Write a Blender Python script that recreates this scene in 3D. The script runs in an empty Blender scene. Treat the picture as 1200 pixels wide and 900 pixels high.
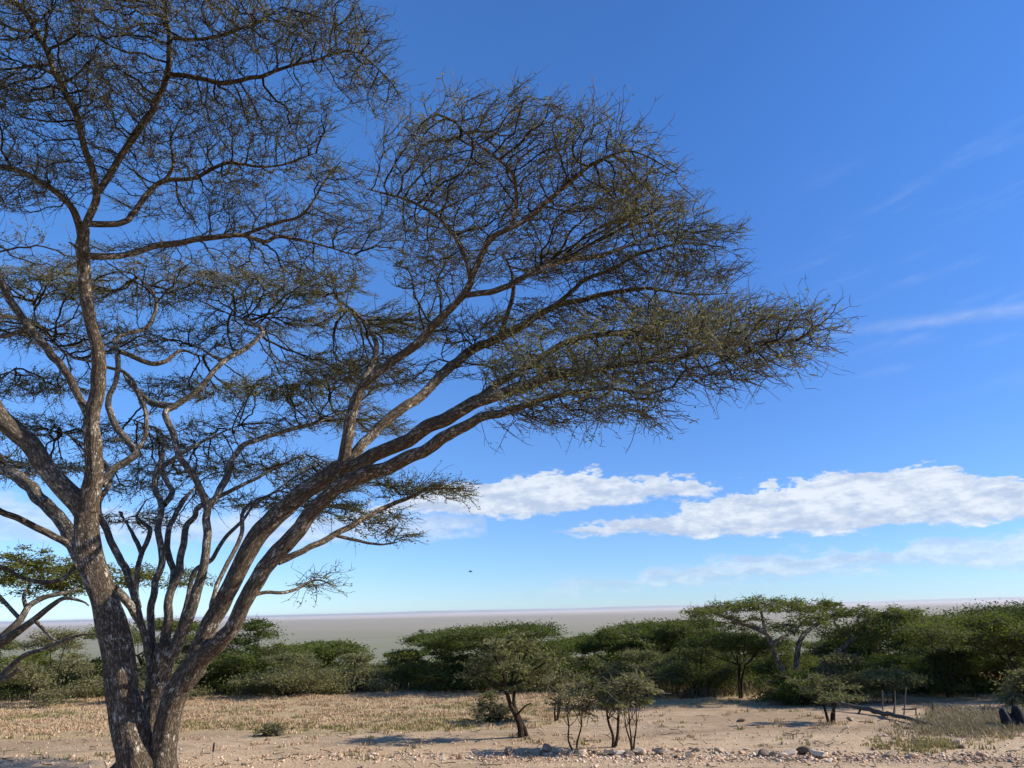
import bpy, math, random
import numpy as np
from mathutils import Vector, Matrix, noise as mn

random.seed(7)
RNG = np.random.default_rng(7)
C = bpy.context.scene.collection
R = math.radians

# ------------------------------------------------------------------ camera
H_EYE = 1.8
F_PX = 906.0
PITCH, ROLL = R(16.3), R(1.35)
CAM = np.array([0.0, 0.0, H_EYE])
FWD = np.array([0, math.cos(PITCH), math.sin(PITCH)])
_r0 = np.array([1.0, 0, 0]); _u0 = np.array([0, -math.sin(PITCH), math.cos(PITCH)])
RIGHT = math.cos(ROLL) * _r0 - math.sin(ROLL) * _u0
UP = math.cos(ROLL) * _u0 + math.sin(ROLL) * _r0

def ray(px, py):
    return FWD + RIGHT * ((px - 600) / F_PX) + UP * ((450 - py) / F_PX)

def at(px, py, Y):
    d = ray(px, py)
    return CAM + d * (Y / d[1])

def px_size(p, px):                      # metres spanned by px pixels at the point p
    return px * float(np.dot(np.asarray(p) - CAM, FWD)) / F_PX

def ground_h(x, y):
    z = -0.03 * y
    z += 0.10 * mn.noise(Vector((x * .12, y * .16, 3.1))) + 0.035 * mn.noise(Vector((x * .5, y * .6, 8.2)))
    if y > 37:
        t = y - 37
        k = min(t, 30)
        z -= 0.5 * 0.009 * k * k + max(0.0, t - 30) * 0.27
    if y > 40:
        plain = -100.0
        a = 14.0
        m = max(z, plain)
        z = m
    return z

def on_ground(px, py):
    d = ray(px, py)
    t = H_EYE / (-d[2] - 0.03 * d[1]) if (-d[2] - 0.03 * d[1]) > 1e-4 else 60
    for _ in range(6):
        p = CAM + d * t
        err = p[2] - ground_h(p[0], p[1])
        t += err / (-d[2] - 0.03 * d[1])
    return CAM + d * t

cam_data = bpy.data.cameras.new('camera'); cam = bpy.data.objects.new('camera', cam_data)
C.objects.link(cam)
cam_data.sensor_width = 36; cam_data.lens = F_PX / 1200 * 36
cam_data.clip_start = 0.1; cam_data.clip_end = 300000
M = Matrix.Identity(4)
for i in range(3):
    M[i][0], M[i][1], M[i][2], M[i][3] = RIGHT[i], UP[i], -FWD[i], CAM[i]
cam.matrix_world = M
bpy.context.scene.camera = cam

# ------------------------------------------------------------------ materials
def new_mat(name):
    m = bpy.data.materials.new(name); m.use_nodes = True
    nt = m.node_tree; nt.nodes.clear()
    return m, nt
def N(nt, typ, **kw):
    n = nt.nodes.new(typ)
    for k, v in kw.items():
        if k in ('op',): n.operation = v
        elif k.startswith('i_'):
            key = k[2:]
            n.inputs[int(key) if key.isdigit() else key.replace('_', ' ')].default_value = v
        else: setattr(n, k, v)
    return n
def L(nt, a, b): nt.links.new(a, b)
def ramp(nt, fac, stops, interp='LINEAR'):
    n = nt.nodes.new('ShaderNodeValToRGB'); n.color_ramp.interpolation = interp
    e = n.color_ramp.elements
    while len(e) < len(stops): e.new(0.5)
    for i, (p, c) in enumerate(stops):
        e[i].position = p; e[i].color = (c if len(c) == 4 else (*c, 1))
    L(nt, fac, n.inputs[0]); return n.outputs[0]
def mixc(nt, fac, a, b, blend='MIX'):
    n = nt.nodes.new('ShaderNodeMix'); n.data_type = 'RGBA'; n.blend_type = blend
    for sock, v in ((n.inputs[0], fac), (n.inputs[6], a), (n.inputs[7], b)):
        if hasattr(v, 'is_output'): L(nt, v, sock)
        elif isinstance(v, (int, float)): sock.default_value = v
        else: sock.default_value = (*v, 1) if len(v) == 3 else v
    return n.outputs[2]
def math_(nt, op, a, b=None, c=None, clamp=False):
    n = nt.nodes.new('ShaderNodeMath'); n.operation = op; n.use_clamp = clamp
    for i, v in enumerate((a, b, c)):
        if v is None: continue
        if hasattr(v, 'is_output'): L(nt, v, n.inputs[i])
        else: n.inputs[i].default_value = v
    return n.outputs[0]
def smooth(nt, v, lo, hi, a=0.0, b=1.0):
    n = nt.nodes.new('ShaderNodeMapRange'); n.interpolation_type = 'SMOOTHSTEP'
    L(nt, v, n.inputs[0]); n.inputs[1].default_value = lo; n.inputs[2].default_value = hi
    n.inputs[3].default_value = a; n.inputs[4].default_value = b
    return n.outputs[0]
def noise_(nt, vec, scale, detail=4, rough=.55, dim='3D'):
    n = nt.nodes.new('ShaderNodeTexNoise'); n.noise_dimensions = dim
    if vec is not None: L(nt, vec, n.inputs['Vector'])
    n.inputs['Scale'].default_value = scale; n.inputs['Detail'].default_value = detail
    n.inputs['Roughness'].default_value = rough
    return n.outputs[0]

def bark_material(name, dark, mid, pale, pale_amt):
    m, nt = new_mat(name)
    out = N(nt, 'ShaderNodeOutputMaterial'); bs = N(nt, 'ShaderNodeBsdfPrincipled')
    bs.inputs['Roughness'].default_value = .92; bs.inputs['Specular IOR Level'].default_value = .15
    at_ = N(nt, 'ShaderNodeAttribute', attribute_name='bco')
    v = at_.outputs['Vector']
    geo = N(nt, 'ShaderNodeNewGeometry')
    fine = noise_(nt, v, 55, 7, .72)
    rid = math_(nt, 'ABSOLUTE', math_(nt, 'SUBTRACT', noise_(nt, v, 30, 6, .65), .5))
    fs = smooth(nt, rid, 0.0, .075)
    rid2 = math_(nt, 'ABSOLUTE', math_(nt, 'SUBTRACT', noise_(nt, v, 9, 4, .55), .5))
    fs = math_(nt, 'MULTIPLY', fs, math_(nt, 'ADD', math_(nt, 'MULTIPLY', smooth(nt, rid2, 0.0, .05), .7), .3))
    blot = noise_(nt, geo.outputs['Position'], 9, 7, .75)
    blot2 = noise_(nt, geo.outputs['Position'], 1.6, 3, .6)
    col = mixc(nt, fine, dark, mid)
    bsum = math_(nt, 'ADD', blot, math_(nt, 'MULTIPLY', blot2, .5))
    pf = smooth(nt, bsum, .86 - pale_amt, .93 - pale_amt)
    col = mixc(nt, math_(nt, 'MULTIPLY', pf, .85), col, pale)
    col = mixc(nt, math_(nt, 'SUBTRACT', 1, fs), col, tuple(c * .7 for c in dark))
    L(nt, col, bs.inputs['Base Color'])
    hsum = math_(nt, 'ADD', math_(nt, 'MULTIPLY', fs, .7), math_(nt, 'MULTIPLY', fine, .6))
    bp = N(nt, 'ShaderNodeBump'); bp.inputs['Strength'].default_value = .9; bp.inputs['Distance'].default_value = .035
    L(nt, hsum, bp.inputs['Height']); L(nt, bp.outputs[0], bs.inputs['Normal'])
    L(nt, bs.outputs[0], out.inputs[0])
    return m

def plain_material(name, c1, c2, rough=.9, scale=3.0, bump=0.0, bscale=20):
    m, nt = new_mat(name)
    out = N(nt, 'ShaderNodeOutputMaterial'); bs = N(nt, 'ShaderNodeBsdfPrincipled')
    bs.inputs['Roughness'].default_value = rough; bs.inputs['Specular IOR Level'].default_value = .2
    tc = N(nt, 'ShaderNodeTexCoord'); oi = N(nt, 'ShaderNodeObjectInfo')
    n = noise_(nt, tc.outputs['Object'], scale, 5, .65)
    f = math_(nt, 'ADD', n, math_(nt, 'MULTIPLY', math_(nt, 'SUBTRACT', oi.outputs['Random'], .5), .5))
    L(nt, mixc(nt, smooth(nt, f, .25, .75), c1, c2), bs.inputs['Base Color'])
    if bump:
        bp = N(nt, 'ShaderNodeBump'); bp.inputs['Strength'].default_value = bump; bp.inputs['Distance'].default_value = .02
        L(nt, noise_(nt, tc.outputs['Object'], bscale, 5, .7), bp.inputs['Height']); L(nt, bp.outputs[0], bs.inputs['Normal'])
    L(nt, bs.outputs[0], out.inputs[0])
    return m

def leaf_material(name, cols, transl=.35):
    m, nt = new_mat(name)
    out = N(nt, 'ShaderNodeOutputMaterial')
    geo = N(nt, 'ShaderNodeNewGeometry')
    big = noise_(nt, geo.outputs['Position'], .9, 3, .6)
    f = math_(nt, 'ADD', math_(nt, 'MULTIPLY', geo.outputs['Random Per Island'], .65), math_(nt, 'MULTIPLY', smooth(nt, big, .3, .7), .35))
    k = len(cols)
    col = ramp(nt, f, [(i / (k - 1) if k > 1 else 0, c) for i, c in enumerate(cols)])
    oi = N(nt, 'ShaderNodeObjectInfo'); hv = N(nt, 'ShaderNodeHueSaturation'); L(nt, col, hv.inputs['Color'])
    L(nt, math_(nt, 'ADD', math_(nt, 'MULTIPLY', oi.outputs['Random'], .035), .4825), hv.inputs['Hue'])
    L(nt, math_(nt, 'ADD', math_(nt, 'MULTIPLY', oi.outputs['Random'], -.45), 1.22), hv.inputs['Value']); col = hv.outputs[0]
    d = N(nt, 'ShaderNodeBsdfDiffuse'); t = N(nt, 'ShaderNodeBsdfTranslucent')
    L(nt, col, d.inputs[0])
    L(nt, mixc(nt, 1.0, col, (1.0, 1.05, .55), 'MULTIPLY'), t.inputs[0])
    mx = N(nt, 'ShaderNodeMixShader'); mx.inputs[0].default_value = transl
    L(nt, d.outputs[0], mx.inputs[1]); L(nt, t.outputs[0], mx.inputs[2])
    L(nt, mx.outputs[0], out.inputs[0])
    return m

BARK = bark_material('acacia_bark', (.105, .074, .048), (.32, .25, .178), (.62, .54, .43), .075)
BARK_PALE = bark_material('pale_acacia_bark', (.125, .10, .074), (.33, .275, .21), (.62, .55, .45), .09)
BARK_DARK = bark_material('dark_bark', (.045, .030, .019), (.11, .08, .052), (.26, .225, .17), -.03)
TWIG = leaf_material('twig_bark', [(.075, .058, .036), (.15, .125, .08), (.28, .245, .175)], .0)
LEAF = leaf_material('olive_leaf', [(.12, .128, .038), (.175, .175, .058), (.235, .22, .085)], .45)
LEAF_BELT = leaf_material('acacia_green_leaf', [(.082, .104, .026), (.125, .15, .038), (.165, .188, .054)], .4)
LEAF_GREY = leaf_material('grey_green_leaf', [(.135, .135, .06), (.18, .18, .085), (.24, .23, .125)], .4)
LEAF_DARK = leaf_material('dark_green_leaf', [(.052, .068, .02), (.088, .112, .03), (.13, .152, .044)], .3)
LEAF_YEL = leaf_material('yellow_green_leaf', [(.10, .115, .025), (.135, .15, .036), (.175, .18, .05)], .35)
STRAW = leaf_material('dry_grass_blade', [(.34, .235, .14), (.46, .335, .21), (.54, .42, .28)], .15)
GREENG = leaf_material('green_grass_blade', [(.18, .165, .07), (.27, .235, .11), (.38, .30, .16)], .2)
UNDER = leaf_material('brown_scrub_blade', [(.10, .075, .04), (.165, .13, .075), (.24, .20, .12)], .15)
DRYB = leaf_material('dry_bush_blade', [(.21, .17, .10), (.30, .248, .155), (.40, .335, .225)], .15)
ROCK = plain_material('pale_rock', (.40, .30, .21), (.72, .58, .44), .9, 4, .6, 14)
ROCK_D = plain_material('grey_rock', (.13, .095, .068), (.42, .325, .24), .9, 4, .6, 14)
ROCK_R = plain_material('pinkish_rock', (.50, .31, .19), (.74, .52, .35), .9, 4, .5, 14)
WOOD = plain_material('weathered_wood', (.06, .05, .038), (.14, .118, .092), .9, 6, .5, 30)
METAL = plain_material('weathered_metal', (.22, .22, .21), (.36, .36, .34), .6, 6)
BLACK = plain_material('charred_wood', (.006, .006, .007), (.03, .03, .032), .8, 6, .5, 20)
REDROOF = plain_material('dull_red_roof', (.13, .045, .035), (.20, .07, .055), .8, 3)
WALLD = plain_material('dark_hut_wall', (.05, .04, .035), (.09, .075, .06), .9, 3)
FEATHER = plain_material('dark_feather', (.02, .02, .02), (.05, .045, .04), .8, 3)

# ------------------------------------------------------------------ mesh helpers
class MB:
    def __init__(s): s.V = []; s.F = []; s.n = 0; s.B = []; s.hasb = False
    def add(s, V, F, mat=0, B=None):
        V = np.asarray(V, float).reshape(-1, 3); F = np.asarray(F, int)
        s.V.append(V); s.F.append((F + s.n, mat)); s.n += len(V)
        if B is None: B = V * 1.0
        s.B.append(np.asarray(B, float).reshape(-1, 3))
    def build(s, name, mats, parent=None, smooth=False, origin=None):
        me = bpy.data.meshes.new(name)
        V = np.concatenate(s.V)
        B = np.concatenate(s.B)
        if origin is not None: V = V - np.asarray(origin)
        nl = sum(f.size for f, _ in s.F); nf = sum(len(f) for f, _ in s.F)
        me.vertices.add(len(V)); me.vertices.foreach_set('co', V.astype(np.float32).ravel())
        me.loops.add(nl); me.polygons.add(nf)
        me.loops.foreach_set('vertex_index', np.concatenate([f.ravel() for f, _ in s.F]).astype(np.int32))
        cnt = np.concatenate([np.full(len(f), f.shape[1]) for f, _ in s.F])
        st = np.concatenate([[0], np.cumsum(cnt)[:-1]])
        me.polygons.foreach_set('loop_start', st.astype(np.int32))
        me.polygons.foreach_set('material_index', np.concatenate([np.full(len(f), m) for f, m in s.F]).astype(np.int32))
        if smooth: me.polygons.foreach_set('use_smooth', np.ones(nf, bool))
        a = me.attributes.new('bco', 'FLOAT_VECTOR', 'POINT'); a.data.foreach_set('vector', B.astype(np.float32).ravel())
        for m in (mats if isinstance(mats, (list, tuple)) else [mats]): me.materials.append(m)
        me.update(calc_edges=True); me.validate()
        o = bpy.data.objects.new(name, me); C.objects.link(o)
        if parent is not None: o.parent = parent
        return o

def tag(o, label, cat, group=None, kind=None):
    o['label'] = label; o['category'] = cat
    if group: o['group'] = group
    if kind: o['kind'] = kind
    return o
def thing(name, label, cat, loc, group=None):
    o = bpy.data.objects.new(name, None); C.objects.link(o); o.location = Vector(loc)
    o.empty_display_size = .2
    return tag(o, label, cat, group)

def resample(P, r, step):
    P = np.asarray(P, float); r = np.asarray(r, float)
    n = len(P)
    if n > 2:                                # Catmull-Rom through the points
        Q = []; q = []
        ext = np.vstack([2 * P[0] - P[1], P, 2 * P[-1] - P[-2]])
        for i in range(n - 1):
            p0, p1, p2, p3 = ext[i:i + 4]
            m = max(2, int(np.linalg.norm(p2 - p1) / step) + 1)
            t = np.linspace(0, 1, m, endpoint=False)[:, None]
            Q.append(.5 * (2 * p1 + (p2 - p0) * t + (2 * p0 - 5 * p1 + 4 * p2 - p3) * t * t + (3 * p1 - p0 - 3 * p2 + p3) * t ** 3))
            q.append(r[i] + (r[i + 1] - r[i]) * t[:, 0])
        Q.append(P[-1:]); q.append(r[-1:])
        return np.vstack(Q), np.concatenate(q)
    m = max(2, int(np.linalg.norm(P[1] - P[0]) / step) + 1)
    t = np.linspace(0, 1, m)[:, None]
    return P[0] + (P[1] - P[0]) * t, r[0] + (r[1] - r[0]) * t[:, 0]

def tube(mb, P, r, k=8, mat=0, lump=0.0, cap=True, seed=0.0):
    P = np.asarray(P, float); r = np.asarray(r, float); n = len(P)
    T = np.gradient(P, axis=0); T /= np.linalg.norm(T, axis=1)[:, None] + 1e-9
    a = np.array([0.0, 1, 0]) if abs(T[0][1]) < .9 else np.array([1.0, 0, 0])
    Nn = np.zeros_like(P); Nn[0] = np.cross(T[0], a); Nn[0] /= np.linalg.norm(Nn[0])
    for i in range(1, n):
        v = Nn[i - 1] - T[i] * np.dot(Nn[i - 1], T[i]); Nn[i] = v / (np.linalg.norm(v) + 1e-9)
    Bn = np.cross(T, Nn)
    th = np.linspace(0, 2 * math.pi, k, endpoint=False)
    s = np.concatenate([[0], np.cumsum(np.linalg.norm(np.diff(P, axis=0), axis=1))])
    rr = np.repeat(r[:, None], k, 1)
    if lump:
        for i in range(n):
            for j in range(k):
                c, sn = math.cos(th[j]), math.sin(th[j])
                f = mn.noise(Vector((c * 1.1 + seed, sn * 1.1, s[i] * 1.1))) + .55 * mn.noise(Vector((c * 2.6, sn * 2.6 + seed, s[i] * 2.4)))
                f += .5 * mn.noise(Vector((c * 4.5, sn * 4.5 + seed, s[i] * .55)))
                rr[i, j] *= 1 + lump * (f - .55)
    V = P[:, None, :] + rr[:, :, None] * (np.cos(th)[None, :, None] * Nn[:, None, :] + np.sin(th)[None, :, None] * Bn[:, None, :])
    B = np.stack([rr * np.cos(th) + seed * 3, rr * np.sin(th), np.repeat(s[:, None], k, 1) * .28], -1)
    idx = np.arange(n * k).reshape(n, k)
    F = np.stack([idx[:-1], np.roll(idx[:-1], -1, 1), np.roll(idx[1:], -1, 1), idx[1:]], -1).reshape(-1, 4)
    mb.add(V, F, mat, B)
    if cap:
        mb.add(V[-1], np.array([[0, j, j + 1] for j in range(1, k - 1)]), mat, B[-1])

def tubes(mb, PP, RR, k=3, mat=0):
    """PP (M,P,3), RR (M,P): many thin tubes at once"""
    Mn, Pn = RR.shape
    if Mn == 0: return
    T = np.gradient(PP, axis=1); T /= np.linalg.norm(T, axis=2)[..., None] + 1e-9
    ref = np.where(np.abs(T[:, :1, 2:3]) < .8, np.array([0, 0, 1.0]), np.array([1.0, 0, 0]))
    A = np.cross(T, np.broadcast_to(ref, T.shape)); A /= np.linalg.norm(A, axis=2)[..., None] + 1e-9
    Bv = np.cross(T, A)
    th = np.linspace(0, 2 * math.pi, k, endpoint=False)
    V = PP[:, :, None, :] + RR[:, :, None, None] * (np.cos(th)[None, None, :, None] * A[:, :, None, :] + np.sin(th)[None, None, :, None] * Bv[:, :, None, :])
    idx = np.arange(Mn * Pn * k).reshape(Mn, Pn, k)
    F = np.stack([idx[:, :-1], np.roll(idx[:, :-1], -1, 2), np.roll(idx[:, 1:], -1, 2), idx[:, 1:]], -1).reshape(-1, 4)
    mb.add(V, F, mat)

def unit(v):
    return v / (np.linalg.norm(v, axis=-1)[..., None] + 1e-9)

def zig(P0, D, Ln, npts, wob, rng, sag=0.0):
    """zigzag polylines"""
    Mn = len(P0); seg = (Ln / (npts - 1))[:, None]
    pts = [P0]; d = unit(D)
    for i in range(npts - 1):
        d2 = unit(d + rng.normal(0, wob, (Mn, 3)) + np.array([0, 0, sag]))
        pts.append(pts[-1] + d2 * seg); d = unit(d * .6 + d2 * .4)
    return np.stack(pts, 1)

def leaves(mb, P, ln, wd, rng, mat=0, flat=.5, N_up=None):
    """one small quad (a leaf spray) per point"""
    n = len(P)
    a = rng.normal(0, 1, (n, 3)); a[:, 2] *= flat; a = unit(a)
    b = rng.normal(0, 1, (n, 3)); b = unit(b - a * np.sum(a * b, 1)[:, None])
    ln_ = (ln * rng.uniform(.6, 1.4, n))[:, None]; wd_ = (wd * rng.uniform(.6, 1.4, n))[:, None]
    V = np.stack([P - a * ln_ * .5, P + b * wd_ * .5 + a * ln_ * rng.uniform(-.15, .15, (n, 1)), P + a * ln_ * .5, P - b * wd_ * .5], 1)
    mb.add(V, np.arange(n * 4).reshape(n, 4), mat)

# ------------------------------------------------------------------ ground
def build_ground():
    ys = [-45.0, -30, -20, -12, -6, 0]
    y = 0.0; st = 0.35
    while y < 46: y += st; ys.append(y)
    while y < 90000: st *= 1.12; y += st; ys.append(y)
    ys = np.array(ys)
    us = np.linspace(-1, 1, 181); us = np.sign(us) * np.abs(us) ** 1.25
    rows = []
    for yy in ys:
        hw = 40 + 1.35 * max(yy, 0)
        rows.append([(u * hw, yy, ground_h(u * hw, yy)) for u in us])
    V = np.array(rows).reshape(-1, 3)
    n, k = len(ys), len(us)
    idx = np.arange(n * k).reshape(n, k)
    F = np.stack([idx[:-1, :-1], idx[:-1, 1:], idx[1:, 1:], idx[1:, :-1]], -1).reshape(-1, 4)
    mb = MB(); mb.add(V, F)
    m, nt = new_mat('savanna_ground')
    out = N(nt, 'ShaderNodeOutputMaterial'); bs = N(nt, 'ShaderNodeBsdfPrincipled')
    bs.inputs['Roughness'].default_value = .95; bs.inputs['Specular IOR Level'].default_value = .1
    geo = N(nt, 'ShaderNodeNewGeometry'); P = geo.outputs['Position']
    sep = N(nt, 'ShaderNodeSeparateXYZ'); L(nt, P, sep.inputs[0])
    X, Yc = sep.outputs[0], sep.outputs[1]
    st_ = N(nt, 'ShaderNodeMapping'); L(nt, P, st_.inputs['Vector']); st_.inputs['Scale'].default_value = (.35, 1, 1)
    n1 = noise_(nt, st_.outputs[0], .8, 6, .6)
    n2 = noise_(nt, P, 3.2, 6, .7)
    n3 = noise_(nt, P, 14, 5, .7)
    n4 = noise_(nt, P, 60, 3, .7)
    dirt = mixc(nt, smooth(nt, n1, .35, .65), (.42, .288, .175), (.58, .42, .27))
    dirt = mixc(nt, smooth(nt, n2, .42, .7), dirt, (.36, .26, .16))
    dirt = mixc(nt, math_(nt, 'MULTIPLY', smooth(nt, n4, .5, .75), .35), dirt, (.23, .155, .09))
    # pinkish track
    wob = math_(nt, 'ADD', Yc, math_(nt, 'MULTIPLY', math_(nt, 'SUBTRACT', n1, .5), 2.5))
    tr = math_(nt, 'MULTIPLY', smooth(nt, wob, 10.5, 12.2), smooth(nt, wob, 15.2, 13.9))
    dirt = mixc(nt, math_(nt, 'MULTIPLY', tr, .55), dirt, (.64, .46, .285))
    vor = N(nt, 'ShaderNodeTexVoronoi'); L(nt, P, vor.inputs['Vector']); vor.inputs['Scale'].default_value = 26
    peb = smooth(nt, vor.outputs['Distance'], .36, .22)
    sepc = N(nt, 'ShaderNodeSeparateColor'); L(nt, vor.outputs['Color'], sepc.inputs[0])
    pebm = math_(nt, 'MULTIPLY', peb, smooth(nt, sepc.outputs[0], .62, .7))
    pebm = math_(nt, 'MULTIPLY', pebm, smooth(nt, n2, .4, .6))
    pch = noise_(nt, st_.outputs[0], 1.7, 7, .68)
    dirt = mixc(nt, math_(nt, 'MULTIPLY', smooth(nt, pch, .53, .63), .55), dirt, (.27, .20, .125))
    dirt = mixc(nt, math_(nt, 'MULTIPLY', smooth(nt, n3, .56, .7), .4), dirt, (.30, .215, .14))
    dirt = mixc(nt, math_(nt, 'MULTIPLY', pebm, .8), dirt, mixc(nt, sepc.outputs[1], (.26, .18, .13), (.62, .5, .4)))
    grass = mixc(nt, smooth(nt, n2, .3, .7), (.37, .26, .135), (.50, .37, .21))
    grass = mixc(nt, math_(nt, 'MULTIPLY', smooth(nt, n1, .52, .68), .6), grass, (.25, .215, .095))
    gl = math_(nt, 'SUBTRACT', wob, math_(nt, 'MULTIPLY', smooth(nt, X, .0, 3.2), 4.5))
    gf = math_(nt, 'MULTIPLY', smooth(nt, gl, 16.6, 17.4), smooth(nt, n3, .25, .5, .55, 1))
    near = mixc(nt, gf, dirt, grass)
    # distant plain
    st2 = N(nt, 'ShaderNodeMapping'); L(nt, P, st2.inputs['Vector']); st2.inputs['Scale'].default_value = (.00012, .0006, 0)
    n5 = noise_(nt, st2.outputs[0], 1.0, 6, .6)
    st3 = N(nt, 'ShaderNodeMapping'); L(nt, P, st3.inputs['Vector']); st3.inputs['Scale'].default_value = (.002, .004, 0)
    n6 = noise_(nt, st3.outputs[0], 1.0, 6, .65)
    far1 = mixc(nt, n6, (.15, .155, .085), (.25, .232, .145))
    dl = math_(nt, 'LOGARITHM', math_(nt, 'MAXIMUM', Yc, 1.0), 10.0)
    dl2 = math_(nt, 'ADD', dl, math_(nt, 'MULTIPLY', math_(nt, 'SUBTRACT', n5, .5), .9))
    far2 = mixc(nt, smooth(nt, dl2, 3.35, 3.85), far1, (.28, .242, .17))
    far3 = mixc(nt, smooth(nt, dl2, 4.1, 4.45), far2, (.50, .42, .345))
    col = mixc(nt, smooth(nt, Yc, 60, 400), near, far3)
    L(nt, col, bs.inputs['Base Color'])
    bp = N(nt, 'ShaderNodeBump'); bp.inputs['Strength'].default_value = 1.0; bp.inputs['Distance'].default_value = .09
    h = math_(nt, 'ADD', math_(nt, 'MULTIPLY', n2, .6), math_(nt, 'ADD', math_(nt, 'MULTIPLY', n3, .45), math_(nt, 'MULTIPLY', n4, .2)))
    h = math_(nt, 'ADD', h, math_(nt, 'MULTIPLY', pebm, .35))
    L(nt, h, bp.inputs['Height']); L(nt, bp.outputs[0], bs.inputs['Normal'])
    L(nt, bs.outputs[0], out.inputs[0])
    o = mb.build('ground', m, smooth=True)
    o['kind'] = 'structure'; o['label'] = 'dusty tan ground dropping to a wide pale plain'; o['category'] = 'ground'
build_ground()

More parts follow.
